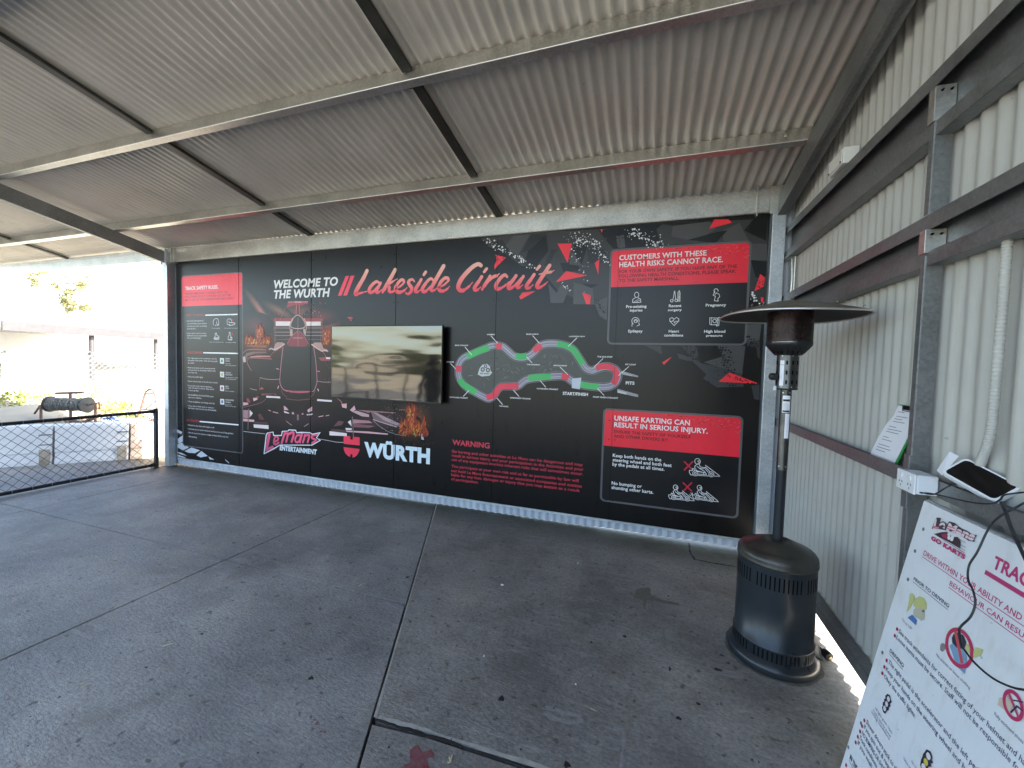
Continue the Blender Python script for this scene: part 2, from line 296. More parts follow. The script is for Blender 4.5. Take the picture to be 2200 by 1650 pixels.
# ------------------------------------------------------------------ flat printing on a plane
class Print:
    """flat printed shapes on a plane; frame(u, v, lift) gives the world point, px(x, y) the (u, v)"""
    def __init__(s, frame, px, base=.0004, step=.00004):
        s.F = frame; s.px = px; s.mb = MB(); s.k = 0; s.base = base; s.step = step
    def lift(s): s.k += 1; return s.base + s.k*s.step
    def col(s, c):
        if isinstance(c, str): return rgb(c)
        return c
    def polyuv(s, pts, c, grad=None):
        """grad: (v0, col0, v1, col1) vertical gradient, in v"""
        h = s.lift(); P = [s.F(u, v, h) for u, v in pts]; c = s.col(c) if c else None
        if len(pts) > 4 or True:
            from mathutils.geometry import tessellate_polygon
            tri = tessellate_polygon([[Vector((u, v, 0)) for u, v in pts]])
            for t in tri:
                a, b, d = [Vector((*pts[i], 0)) for i in t]
                t = t if (b-a).cross(d-a).z > 0 else (t[0], t[2], t[1])
                s._face([pts[i] for i in t], [P[i] for i in t], c, grad)
    def _face(s, uv, P, c, grad):
        if grad:
            cc = []
            v0, c0, v1, c1 = grad
            c0 = s.col(c0); c1 = s.col(c1)
            for u, v in uv:
                k = min(1, max(0, (v-v0)/(v1-v0))); cc.append(tuple(a+(b-a)*k for a, b in zip(c0, c1)))
            b = len(s.mb.v); s.mb.v += [tuple(p) for p in P]; s.mb.f.append(tuple(range(b, b+len(P)))); s.mb.sm.append(False); s.mb.c.append(('L', cc))
        else: s.mb.add(P, [tuple(range(len(P)))], c)
    def poly(s, pts, c, grad=None): s.polyuv([s.px(*p) for p in pts], c, grad)
    def strokeuv(s, uv, wd, c, closed=False, grad=None, caps=True, smooth=0):
        if smooth: uv = spline(uv, smooth, closed)
        n = len(uv); V = [Vector(p) for p in uv]; ws = wd if isinstance(wd, list) else [wd]*n
        if len(ws) != n: ws = [ws[min(len(ws)-1, int(i*len(ws)/n))] for i in range(n)]
        L = []; Rr = []
        for i in range(n):
            if closed: a = V[(i-1) % n]; b = V[(i+1) % n]
            else: a = V[max(i-1, 0)]; b = V[min(i+1, n-1)]
            d1 = (V[i]-a); d2 = (b-V[i])
            d1 = d1.normalized() if d1.length > 1e-9 else d2.normalized(); d2 = d2.normalized() if d2.length > 1e-9 else d1
            d = (d1+d2).normalized() if (d1+d2).length > 1e-6 else d1; nn = Vector((-d.y, d.x)); k = 1/max(.5, nn.dot(Vector((-d1.y, d1.x))))
            L.append(V[i]+nn*ws[i]/2*k); Rr.append(V[i]-nn*ws[i]/2*k)
        h = s.lift(); cc = s.col(c) if c else None
        m_ = n if closed else n-1
        for i in range(m_):
            j = (i+1) % n; q = [Rr[i], Rr[j], L[j], L[i]]; s._face([tuple(p) for p in q], [s.F(p.x, p.y, h) for p in q], cc, grad)
        if caps and not closed:
            for i, j in ((0, 1), (n-1, n-2)):
                d = (V[i]-V[j]).normalized(); nn = Vector((-d.y, d.x)); pts = []
                for k in range(7):
                    t = -PI/2+PI*k/6; pts.append(V[i]+(d*math.cos(t)+nn*math.sin(t))*ws[i]/2)
                s._face([tuple(p) for p in pts], [s.F(p.x, p.y, h) for p in pts], cc, grad)
    def glow(s, x, y, rx, ry, c, edge=(.0075,.0062,.0056), n=20, ang=0):
        h = s.lift(); rings = [(0, 1.0), (.33, .62), (.66, .22), (1.0, 0.0)]; P = []; UV = []; C_ = []
        for q, k in rings:
            row = []
            for i in range(n):
                t = 2*PI*i/n; dx, dy = rx*q*math.cos(t), ry*q*math.sin(t); row.append(s.px(x+dx*math.cos(ang)-dy*math.sin(ang), y+dx*math.sin(ang)+dy*math.cos(ang)))
            UV.append(row); C_.append(tuple(b+(a-b)*k for a, b in zip(c, edge)))
        for j in range(3):
            for i in range(n):
                k2 = (i+1) % n; q = [UV[j][i], UV[j][k2], UV[j+1][k2], UV[j+1][i]]; cc = [C_[j], C_[j], C_[j+1], C_[j+1]]
                if j == 0: q = q[1:]; cc = cc[1:]
                b = len(s.mb.v); s.mb.v += [tuple(s.F(u, v, h)) for u, v in q]; s.mb.f.append(tuple(range(b, b+len(q)))); s.mb.sm.append(False); s.mb.c.append(('L', cc))
    def stroke(s, pts, wpx, c, **k):
        uv = [s.px(*p) for p in pts]; a = s.px(*pts[0]); b = s.px(pts[0][0]+10, pts[0][1]); e = s.px(pts[0][0], pts[0][1]+10)
        sc = ((Vector(b)-Vector(a)).length*(Vector(e)-Vector(a)).length)**.5/10
        wd = [q*sc for q in wpx] if isinstance(wpx, list) else wpx*sc
        s.strokeuv(uv, wd, c, **k)
    def disc(s, x, y, rpx, c, n=10, sx=1, rot=0):
        u, v = s.px(x, y); u2, v2 = s.px(x+3, y+3); sc = (Vector((u2-u, v2-v))).length/4.243
        s.polyuv([(u+rpx*sc*sx*math.cos(2*PI*k/n+rot), v+rpx*sc*math.sin(2*PI*k/n+rot)) for k in range(n)], c)
    def discuv(s, u, v, r, c, n=8, sx=1):
        s.polyuv([(u+r*sx*math.cos(2*PI*k/n), v+r*math.sin(2*PI*k/n)) for k in range(n)], c)
    def text(s, body, bl, br, tl, c, bold=.0, shear=0, prefix=None, fx=1, grad=None, snap=True, rot=False):
        """baseline left, baseline right, and a point at cap height over the left end, all in photo pixels"""
        a = Vector(s.px(*bl)); b = Vector(s.px(*br)); t = Vector(s.px(*tl))
        if snap: z = (a.y+b.y)/2; h = abs(t.y-a.y); a.y = b.y = z
        else: h = abs((t-a).dot(Vector((-(b-a).y, (b-a).x)).normalized()))
        d = (b-a).normalized(); nn = Vector((-d.y, d.x))
        me, w_, cap = font_mesh(body, bold, shear); pw = font_mesh(prefix, bold, shear)[1] if prefix else w_
        sx = (b-a).length/pw; sy_ = h/cap; lf = s.lift(); cc = s.col(c) if c else None
        vs_ = []
        for x, y in me[0]: q = a+d*(x*sx)+nn*(y*sy_); vs_.append((q.x, q.y))
        P = [s.F(u, v, lf) for u, v in vs_]
        if grad:
            for f in me[1]: s._face([vs_[i] for i in f], [P[i] for i in f], None, grad)
        else: s.mb.add(P, me[1], cc)
    def build(s, name, mat, parent):
        mb = s.mb; me = bpy.data.meshes.new(name); me.from_pydata(mb.v, [], mb.f)
        ca = me.color_attributes.new('Col', 'FLOAT_COLOR', 'CORNER'); arr = []
        for f, c in zip(mb.f, mb.c):
            for i in range(len(f)):
                q = c[1][i] if (c and c[0] == 'L') else c; arr += [q[0], q[1], q[2], 1]
        ca.data.foreach_set('color', arr); me.materials.append(mat)
        o = bpy.data.objects.new(name, me); COL.objects.link(o); o.parent = parent; s.mb = MB(); return o
def spline(P, k, closed=False):
    P = [Vector(p) for p in P]; n = len(P); out = []
    for i in range(n if closed else n-1):
        p0 = P[(i-1) % n] if closed else P[max(i-1, 0)]; p1 = P[i]; p2 = P[(i+1) % n]; p3 = P[(i+2) % n] if closed else P[min(i+2, n-1)]
        for j in range(k):
            t = j/k; out.append(.5*((2*p1)+(p2-p0)*t+(2*p0-5*p1+4*p2-p3)*t*t+(-p0+3*p1-3*p2+p3)*t**3))
    if not closed: out.append(P[-1])
    return [tuple(p) for p in out]
_fc = {}
def font_mesh(body, bold, shear):
    k = (body, bold, shear)
    if k in _fc: return _fc[k]
    def raw(t):
        c = bpy.data.curves.new('lettering', 'FONT'); c.body = t; c.offset = bold; c.shear = shear; c.resolution_u = 2 if len(t) > 16 else 4; c.space_character = 1+bold*1.2
        o = bpy.data.objects.new('lettering', c); m_ = bpy.data.meshes.new_from_object(o)
        vs_ = [(v.co.x, v.co.y) for v in m_.vertices]; fs_ = [tuple(p.vertices) for p in m_.polygons]
        bpy.data.objects.remove(o); bpy.data.curves.remove(c); bpy.data.meshes.remove(m_); return vs_, fs_
    vs_, fs_ = raw(body); x0 = min(v[0] for v in vs_); w_ = max(v[0] for v in vs_)-x0
    hv, _ = raw('H'); cap = max(v[1] for v in hv)
    fs2 = []
    for f in fs_:
        a = sum(vs_[f[i]][0]*vs_[f[(i+1) % len(f)]][1]-vs_[f[(i+1) % len(f)]][0]*vs_[f[i]][1] for i in range(len(f)))
        fs2.append(f if a > 0 else tuple(reversed(f)))
    r = (([(x-x0, y) for x, y in vs_], fs2), w_, cap); _fc[k] = r; return r

# ================================================================== GROUND
mb = MB(); mb.add([(-400,-400,-.06),(400,-400,-.06),(400,400,-.06),(-400,400,-.06)], [(0,1,2,3)])
tag(mb.build('ground', M['ground']), kind='structure')
mb = MB(); mb.box((-40,-19,-.055), (30,-9.5,-.035)); tag(mb.build('track_road', M['asphalt']), kind='structure')
mb = MB(); mb.box((-8.9,-6.6,-.059), (3.0,1.2,-.03)); tag(mb.build('floor_bed', M['subfloor']), kind='structure')
floor = empty('concrete_floor', kind='structure')
def slab(pts, top=0.0, name='slab', bot=-.031, mat='concrete', bev=.0025):
    n = len(pts); mb = MB(); mb.add([(x, y, bot) for x, y in pts]+[(x, y, top) for x, y in pts],
        [tuple(range(n-1, -1, -1)), tuple(range(n, 2*n))]+[(i, (i+1) % n, n+(i+1) % n, n+i) for i in range(n)])
    return mb.build(name, M[mat], floor, bevel=bev, segs=2)
def cx_at(y): return -1.078+(y+2.482)*(-1.154/2.62)      # the slanting joint
G = .005
def rct(x0, x1, y0, y1, **k): slab([(x0+G, y0+G), (x1-G, y0+G), (x1-G, y1-G), (x0+G, y1-G)], **k)
for y0, y1 in ((-6.2,-4.75), (-4.75,-1.70), (-1.70,.9)):
    rct(-8.6, -5.75, y0, y1); rct(-5.75, -3.03, y0, y1)
    slab([(-3.03+G, y0+G), (cx_at(y0)-.006, y0+G), (cx_at(y1)-.006, y1-G), (-3.03+G, y1-G)])
T2 = .004
# right-hand slabs: big one by the heater, one under the camera, and the broken corner piece
crack = [(hit(*p, 2, 0).x, hit(*p, 2, 0).y) for p in ((1480,1168),(1484,1190),(1492,1203),(1540,1212),(1602,1222))]
jd = lambda x: -2.446+(x+.36)*.02
slab([(cx_at(-2.482)+.006, -2.482+.012), (-.8, -2.452), (.1, jd(.1)+.012), (1.0, jd(1.0)+.012), (3.0, jd(3)), (3.0,.9), (cx_at(.9)+.006,.9)], top=T2, mat='concrete_brown')
slab([(cx_at(-6.2)+.006, -6.2), (3.0, -6.2), (3.0, jd(3)-.012), (1.0, jd(1.0)-.008), (.1, jd(.1)-.008), (-.8, -2.472), (cx_at(-2.5)+.006, -2.50)], top=0, mat='concrete_brown')
mb = MB(); P_ = [Vector((x, y, T2+.0006)) for x, y in crack]
def ribbon(mb, pts, w0, w1):
    n = len(pts); L = []
    for i, p in enumerate(pts):
        d = (pts[min(i+1, n-1)]-pts[max(i-1, 0)]).normalized(); s_ = Vector((-d.y, d.x, 0))*(w0+(w1-w0)*random.random())
        L += [p+s_, p-s_]
    mb.add(L, [(2*i+1, 2*i+3, 2*i+2, 2*i) for i in range(n-1)])
def sub(P, k=6, j=.004):
    out = []
    for a, b in zip(P, P[1:]):
        for i in range(k): out.append(a.lerp(b, i/k)+Vector((random.uniform(-j, j), random.uniform(-j, j), 0)))
    return out+[P[-1]]
ribbon(mb, sub(P_), .003, .010); mb.build('crack', M['subfloor'], floor)
# worn pale arrises along the joints
mb = MB(); a = [Vector((cx_at(y)+.011, y, T2+.0008)) for y in [(-2.47+i*.12) for i in range(22)]]; ribbon(mb, a, .0035, .007); mb.build('worn_edge', M['concrete_edge'], floor)
mb = MB(); a = sub([Vector((cx_at(-2.482)+.02, -2.462, T2+.0008)), Vector((-.8,-2.446,T2+.0008)), Vector((-.2,-2.425,T2+.0008)), Vector((.5,-2.41,T2+.0008))], 12, .003); ribbon(mb, a, .004, .011); mb.build('worn_edge', M['concrete_edge'], floor)
mb = MB(); a = sub([Vector((cx_at(-2.482)+.01, -2.480, T2+.0002)), Vector((-.8,-2.464,.003)), Vector((-.2,-2.443,.003)), Vector((.5,-2.43,.003))], 12, .003); ribbon(mb, a, .004, .009); mb.build('joint_gap', M['subfloor'], floor)
# gum spots and spilled drops
def blob(px, py, rx, ry, mat, name='gum_spot', z=T2, n=14, th=.0012):
    c = hit(px, py, 2, z); mb = MB(); ph = random.random()*6; pts = []
    for k in range(n):
        t = 2*PI*k/n; q = 1+.16*math.sin(3*t+ph)+.10*math.sin(5*t+2*ph)+random.uniform(-.06, .06); pts.append((c.x+rx*q*math.cos(t), c.y+ry*q*math.sin(t)))
    mb.add([(x, y, z+.0004) for x, y in pts]+[(c.x+(x-c.x)*.8, c.y+(y-c.y)*.8, z+th) for x, y in pts], [tuple(range(n, 2*n))]+[(i, (i+1) % n, n+(i+1) % n, n+i) for i in range(n)])
    return mb.build(name, M[mat], floor)
for s_ in [(1077,1501,.014,.017),(1342,1367,.010,.014),(1317,1334,.010,.007),(1319,1321,.006,.008),(1439,1437,.006,.017),(1542,1439,.020,.011),(1500,1512,.010,.009),(1218,1643,.013,.014),
           (1436,1281,.008,.008),(875,1240,.012,.014),(1270,1380,.009,.008),(1458,1543,.013,.010),(1190,1522,.004,.006),(1365,1393,.004,.004),(1302,1327,.004,.004),(1550,1408,.012,.007),(1564,1425,.010,.007)]:
    blob(*s_, 'gum')
for s_ in [(668,1457,.014,.012),(433,1362,.012,.007),(314,1434,.008,.006),(127,1498,.006,.006)]: blob(*s_, 'gum', z=0)
for i in range(90):
    R_ = random.Random(500+i); px, py = R_.uniform(820,1800), R_.uniform(1190,1650)
    if py < 1150+(px-1000)*.12 or (px > 1540 and py < 1470): continue
    blob(px, py, R_.uniform(.0015,.0055), R_.uniform(.0015,.0055), 'gum' if R_.random() < .7 else 'twig', 'grit', n=7, th=.0015)
for i in range(40):
    R_ = random.Random(900+i); blob(R_.uniform(20,800), R_.uniform(1130,1640), R_.uniform(.0015,.005), R_.uniform(.0015,.005), 'gum', 'grit', z=0, n=7, th=.0015)
M['scuff'] = simple('pale_floor_scuff', (.20,.20,.20), (.34,.33,.32), .8, 0, 90)
M['stain'] = simple('oil_stain', (.10,.098,.075), (.20,.19,.16), .6, 0, 60)
def flatpx(pts, mat, name, z_):
    q = [hit(x, y, 2, z_) for x, y in pts]; mb = MB(); q2 = sub(q+[q[0]], 4, .004)[:-1]; from mathutils.geometry import tessellate_polygon as tp
    tr_ = tp([[Vector((v.x, v.y, 0)) for v in q2]]); mb.add(q2, [t if (q2[t[1]]-q2[t[0]]).cross(q2[t[2]]-q2[t[0]]).z > 0 else (t[0], t[2], t[1]) for t in tr_]); return mb.build(name, M[mat], floor)
flatpx([(1370,1264),(1396,1262),(1400,1282),(1462,1297),(1458,1301),(1392,1290),(1384,1306),(1380,1290),(1360,1282)], 'stain', 'oil_stain', T2+.0009)
for pts in ([(1166,1519),(1180,1516),(1210,1527),(1250,1537),(1252,1548),(1240,1559),(1205,1552),(1180,1545),(1168,1533),(1176,1531),(1206,1544),(1238,1550),(1242,1541),(1205,1534),(1178,1524)], [(1316,1562),(1330,1560),(1343,1568),(1344,1590),(1336,1650),(1330,1650),(1337,1590),(1335,1572),(1318,1570)]): flatpx(pts, 'scuff', 'worn_mark', T2+.0009)
for a, b in (((905,1247),(921,1238)),((907,1238),(916,1232)),((884,1308),(924,1278)),((963,1261),(975,1262)),((22,1300),(45,1293)),((18,1310),(58,1300)),((0,1313),(20,1316)),((420,1216),(436,1213)),((258,1160),(270,1158)),((695,1262),(745,1240)),((1020,1158),(1036,1155))):
    flatpx([a, (a[0]+1, a[1]-3), (b[0], b[1]-2), (b[0]+2, b[1]+1), (a[0]+4, a[1]+2)], 'scuff', 'worn_mark', T2+.0009 if a[0] > 850 else .0009)
M['floor_dark'] = simple('dark_brown_floor', (.075,.070,.060), (.15,.14,.12), .8, 0, 30)  # dark brown for the ring round the heater base
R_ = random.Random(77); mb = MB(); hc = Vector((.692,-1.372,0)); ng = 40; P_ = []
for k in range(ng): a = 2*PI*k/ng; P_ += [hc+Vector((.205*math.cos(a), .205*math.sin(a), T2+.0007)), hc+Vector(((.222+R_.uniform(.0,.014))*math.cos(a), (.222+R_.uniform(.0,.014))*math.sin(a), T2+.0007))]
mb.add(P_, [(2*k, 2*k+1, (2*k+3) % (2*ng), (2*k+2) % (2*ng)) for k in range(ng)]); mb.build('dark_ring', M['floor_dark'], floor)
# sprayed red cross and drips
z = .0012
def flat(pts, mat, name, z):
    n = len(pts); mb = MB(); mb.add([(x, y, z) for x, y in pts], [tuple(range(n))])
    o = mb.build(name, M[mat], floor); return o
def pxpoly(pts, z=0): return [tuple(hit(x, y, 2, z)[:2]) for x, y in pts]
xm = pxpoly([(880,1612),(897,1600),(908,1617),(925,1610),(934,1624),(915,1632),(923,1652),(905,1662),(890,1652),(868,1668),(858,1652),(882,1636)])
flat(xm[::-1], 'redpaint', 'painted_cross', z)
for p in [(676,1547),(682,1552),(679,1556),(690,1572),(697,1573)]: blob(*p, .008, .004, 'redpaint', 'paint_drip', z=0, n=8, th=.0008)

# ================================================================== MURAL SIGN
mural = empty('mural_sign', 'long black printed sign of six panels with racing artwork, rules and a track map', 'sign')
ZB, ZT = .115, 2.862
edges = [-6.33+1.2025*i for i in range(7)]
for i in range(6):
    mb = MB(); mb.box((edges[i]+.0004, 0, ZB), (edges[i+1]-.0004, .004, ZT)); mb.build('panel', M['panel'], mural)
mb = MB(); mb.box((-6.34, -.004, ZB-.016), (.886, .008, ZB-.001)); mb.box((-6.34, -.010, ZB-.019), (.886, .008, ZB-.016)); mb.build('bottom_trim', M['galv_blue'], mural)
mb = MB()
for e in edges[1:-1]:
    for zz in (.30, .88, 1.06, 1.62, 2.22, 2.75):
        for s_ in (-1, 1): mb.lathe([(.0001,0),(.005,.0006),(.006,.002)], n=6, c=(0,0,0)) if False else mb.box((e+s_*.028-.004, -.0045, zz-.004), (e+s_*.028+.004, -.0042+.004, zz+.004))
tag(mb.build('rivet', M['void'], mural), kind='stuff')
Fm = lambda u, v, h: Vector((u, -h, v))
def Mp(x, y): p = hit(x, y, 1, 0); return (p.x, p.z)
def newp(base=.0004, step=.000015): return Print(Fm, Mp, base, step)
def c2(x, y): return (360+x/3.3, 560+y/3.3)
def c3(x, y): return (900+x/3.5875, 640+y/3.5875)
def c4(x, y): return (1000+x/3.143, 460+y/3.143)
def c5(x, y): return (1260+x/4.343, 840+y/4.343)
def tt(x, y): return (740+x/4.583, 540+y/4.583)
def car(x, y): return (520+x/6.345, 620+y/6.345)
def cb(x, y): return (520+x/5.238, 840+y/5.238)
def lg(x, y): return (560+x/5.789, 900+y/5.789)
WHT = (.88,.87,.86); RED = (.92,.030,.055); RED2 = (.95,.04,.06); GRY = (.085,.085,.088)
def L_(f, pts): return [f(*p) for p in pts]

# --- shards (upper right)
p = newp()
G1, G2, G3, BK = (.046,.044,.043), (.080,.077,.075), (.026,.025,.024), (.007,.0065,.006)
for pts, c in [
    ([(100,165),(460,120),(1000,100),(1000,250),(960,620),(950,720),(905,690),(870,600),(720,560),(640,530),(560,440),(460,350),(380,350),(270,270),(215,240),(155,220),(155,200)], G1),
    ([(160,200),(250,170),(330,300),(520,350),(430,360),(250,260)], G3),
    ([(320,150),(440,135),(350,280),(270,215)], G2), ([(430,230),(545,140),(560,250),(480,350),(400,320)], BK), ([(440,135),(550,130),(440,240),(380,260)], G3),
    ([(580,240),(620,235),(560,350),(530,350)], G3), ([(735,205),(828,205),(780,355),(715,250)], BK), ([(640,330),(760,330),(770,385),(660,390)], BK),
    ([(720,250),(790,350),(700,340)], G2), ([(560,470),(640,560),(620,600),(575,600)], G2), ([(640,480),(700,500),(660,600),(590,600)], G2),
    ([(730,460),(860,500),(870,610),(728,608)], G2), ([(790,470),(900,475),(850,500)], BK), ([(820,220),(950,240),(940,330),(830,335)], G3),
    ([(870,600),(958,560),(955,715),(905,680)], G2),
    ([(900,110),(1180,80),(1290,100),(1320,130),(1240,200),(1000,235),(960,190)], BK), ([(1015,150),(1070,140),(1080,225),(1030,230)], G2),
    ([(1290,100),(1330,70),(1400,80),(1640,50),(2040,30),(2040,630),(1915,560),(1920,200),(1500,200),(1320,210)], G1),
    ([(1400,80),(1650,50),(1690,100),(1560,185),(1390,150)], G2), ([(1740,110),(1850,60),(1920,190),(1740,180)], G2), ([(1700,120),(1770,110),(1690,195),(1500,175)], BK),
    ([(1880,110),(1950,30),(2040,25),(2030,180),(1940,140)], BK), ([(1925,310),(2035,320),(2030,420),(1960,430)], BK), ([(1920,200),(2035,200),(2035,310),(1925,310)], G2),
    ([(1890,745),(2000,740),(1985,850),(1900,870)], G2), ([(1900,870),(1985,850),(1990,980),(1905,900)], G1),
    ([(1210,885),(1320,890),(1330,950)], G1), ([(1430,940),(1520,965),(1600,1010),(1720,1030),(1860,1050),(1880,1165),(1700,1170),(1605,1110),(1625,1080),(1540,1000),(1440,975)], (.045,.048,.055)),
    ([(1460,890),(1560,885),(1580,1000),(1540,990)], G1), ([(1700,890),(1890,890),(1870,1080),(1640,1010),(1610,1000),(1740,960)], G2),
    ([(1890,890),(1965,900),(1985,1080),(1870,1060)], BK), ([(1930,1160),(1985,1150),(1985,1255),(1950,1250)], (.045,.048,.055))]:
    p.poly(L_(c4, pts), c)
R = random.Random(3)
def speck(cx0, cy0, cx1, cy1, sp, n, rmin, rmax, col):
    for i in range(n):
        t = R.random(); d = R.gauss(0, 1); x = cx0+(cx1-cx0)*t+d*sp*.5; y = cy0+(cy1-cy0)*t+R.gauss(0, 1)*sp*.5
        if 985 < x < 1925 and y > 235: continue
        if y < 160-x*.062+8: continue
        p.k = min(p.k, 60); p.disc(*c4(x, y), (rmin+(rmax-rmin)*math.exp(-d*d)*R.random())/3.143, col, n=6, rot=R.random())
p.k = 60
speck(130,170,470,360, 22, 75, 2, 8, WHT); speck(700,150,900,210, 60, 90, 1.5, 8, WHT); speck(1090,100,1330,215, 40, 95, 2, 8, WHT)
speck(860,190,960,330, 35, 35, 1.5, 7, WHT); speck(650,470,700,500, 20, 12, 2, 7, WHT); speck(1930,530,2000,640, 24, 26, 3, 8, WHT); speck(780,520,860,600, 22, 16, 1.5, 5, WHT)
speck(480,150,620,300, 60, 50, 1.5, 3.5, BK); speck(700,220,830,420, 50, 40, 1.5, 5, WHT); speck(870,560,950,680, 25, 45, 2, 6, BK)
def grid(x0, y0, x1, y1, st, r0, col, skew=.3):
    yy = y0; j = 0
    while yy < y1:
        xx = x0+(j % 2)*st/2
        while xx < x1:
            if R.random() < .8: p.k = 61; p.disc(*c4(xx+R.uniform(-3, 3)+(yy-y0)*skew, yy+R.uniform(-3, 3)), r0*R.uniform(.5, 1.15)/3.143, col, n=6, rot=R.random()*3)
            xx += st
        yy += st*.85; j += 1
grid(1480,895,1560,1000,19,8,BK); grid(1700,900,1790,1160,20,8,BK); grid(1900,830,1960,900,18,7,BK); grid(1600,1000,1700,1160,22,4,BK,.1)
p.k = 140
for pts in [[(1645,100),(1680,38),(1775,35),(1800,57)], [(622,200),(720,198),(690,330)], [(610,460),(680,385),(822,415)], [(873,330),(905,305),(897,412)], [(788,530),(847,548),(842,610),(815,608)],
            [(202,275),(275,293),(222,345),(197,375),(196,348),(212,310)], [(362,560),(385,530),(475,520),(375,577)], [(1328,1002),(1394,963),(1340,1018)], [(1950,522),(1990,405),(2023,430),(2012,490)],
            [(1708,1132),(1782,1070),(1970,1140),(1965,1146)], [(912,102),(928,105),(920,128)], [(1995,560),(2012,565),(2008,600),(1996,590)]]:
    p.poly(L_(c4, pts), RED2)
p.k = 160
for i in range(26):
    x = R.uniform(1770, 1955); p.disc(*c4(x, 1085+(x-1770)*.28+R.uniform(0, 18)), R.uniform(3, 6)/3.143, BK, n=6)
for i in range(14): p.disc(*c4(R.uniform(1965,2010), R.uniform(440,500)), 1, BK, n=6)
for i in range(12): p.disc(*c4(R.uniform(205,262), R.uniform(285,330)), 1, BK, n=6)
p.build('shard_artwork', M['print'], mural)

# --- race car artwork
p = newp()
DK, DK2, PK, PKL, HOT = (.016,.014,.015), (.035,.020,.022), (.38,.06,.08), (.72,.40,.42), (.82,.70,.68)
for g in [(640,800,150,95,(0.038,0.017,0.017)), (630,715,118,66,(0.160,0.032,0.032)), (555,735,44,34,(0.290,0.072,0.032)), (706,716,34,48,(0.290,0.065,0.035)), (640,672,60,26,(0.174,0.058,0.041)), (600,668,46,12,(0.232,0.102,0.065),.5), (560,668,62,9,(0.435,0.160,0.102),.95), (548,700,40,30,(0.109,0.035,0.043)), (885,905,48,44,(0.232,0.072,0.026)), (640,900,120,34,(0.043,0.023,0.026)), (820,905,86,26,(0.065,0.032,0.038)), (690,680,40,20,(0.145,0.026,0.029))]:
    p.glow(*g[:4], g[4], ang=g[5] if len(g) > 5 else 0)
p.poly(L_(car, [(440,405),(1095,405),(1100,430),(1090,440),(440,440)]), (.34,.03,.035))          # rear wing top
p.poly(L_(car, [(445,440),(1090,440),(1090,520),(445,520)]), (.11,.035,.035)); p.poly(L_(car, [(455,447),(660,447),(655,508),(455,508)]), HOT); p.poly(L_(car, [(870,450),(1078,450),(1078,505),(872,508)]), HOT)
p.poly(L_(car, [(440,520),(1095,520),(1100,760),(440,760)]), (.030,.020,.020))
for y in (537, 594, 640): p.stroke(L_(car, [(442,y),(655,y)]), 1.1, (.42,.25,.20), caps=False); p.stroke(L_(car, [(872,y),(1095,y)]), 1.1, (.42,.25,.20), caps=False)
for x in (441, 458, 1075, 1095): p.stroke(L_(car, [(x,410),(x,770)]), .8, (.30,.12,.11), caps=False)
p.poly(L_(car, [(625,178),(898,175),(895,205),(820,225),(700,225),(612,265)]), (.36,.03,.045)); p.stroke(L_(car, [(630,183),(895,181)]), 1.2, (.70,.30,.30)); p.poly(L_(car, [(720,172),(812,172),(810,195),(722,195)]), (.68,.25,.26))
p.poly(L_(car, [(738,222),(785,222),(790,355),(735,355)]), (.10,.02,.025)); p.stroke(L_(car, [(742,225),(738,350)]), 1.2, (.62,.15,.14)); p.stroke(L_(car, [(780,225),(784,350)]), 1.2, (.62,.15,.14))
p.poly(L_(car, [(755,352),(800,385),(860,470),(870,520),(860,640),(900,740),(890,790),(760,815),(640,790),(615,750),(655,640),(650,520),(665,470),(715,385)]), (.030,.020,.020))
p.poly(L_(car, [(755,575),(800,610),(860,680),(898,745),(890,785),(765,812),(640,785),(612,750),(650,680),(700,620)]), (.24,.028,.045), )
for pts in ([(690,405),(660,470),(652,520),(660,590),(658,640)], [(845,405),(872,460),(878,520),(868,590),(862,640)], [(755,360),(710,390),(680,450),(664,510),(700,538),(765,545),(830,538),(862,510),(850,450),(810,390),(760,360)]):
    p.stroke(L_(car, pts), 1.5, (.62,.38,.30), smooth=4)
p.stroke(L_(car, [(762,395),(764,812)]), .7, (.55,.22,.22)); p.stroke(L_(car, [(695,673),(830,673)]), 1.0, (.62,.30,.30)); p.stroke(L_(car, [(760,580),(700,625),(640,705),(620,755)]), 1.0, (.55,.13,.16), smooth=4)
p.stroke(L_(car, [(775,580),(830,625),(880,705),(905,755)]), 1.0, (.55,.13,.16), smooth=4)
p.poly(L_(car, [(665,545),(690,560),(690,640),(665,650)]), (.45,.33,.28)); p.poly(L_(car, [(835,545),(862,550),(860,640),(838,600)]), (.45,.33,.28))
p.poly(L_(car, [(480,730),(560,735),(580,760),(470,845),(440,850),(430,820),(450,760)]), (.46,.26,.22)); p.poly(L_(car, [(1080,735),(990,735),(950,770),(1075,850),(1170,860),(1160,830),(1110,815)]), (.46,.26,.22))
p.stroke(L_(car, [(372,830),(395,815),(440,835),(520,800),(580,755)]), 2.2, (.66,.45,.40)); p.stroke(L_(car, [(1170,852),(1130,840),(1090,855),(1000,800),(950,760)]), 2.2, (.66,.45,.40))
p.poly(L_(car, [(560,790),(980,790),(1000,960),(1025,1290),(985,1380),(920,1415),(600,1410),(545,1370),(515,1270),(535,960)]), (.020,.019,.020))   # nose cone
for pts in ([(560,800),(540,960),(518,1200),(522,1300),(560,1370),(620,1400)], [(978,800),(1003,960),(1022,1200),(1018,1300),(985,1385),(960,1405)]): p.stroke(L_(car, pts), 1.4, (.60,.22,.27), smooth=5)
p.poly(L_(car, [(590,1380),(700,1396),(860,1396),(945,1398),(900,1418),(780,1425),(660,1415)]), (.50,.10,.14))
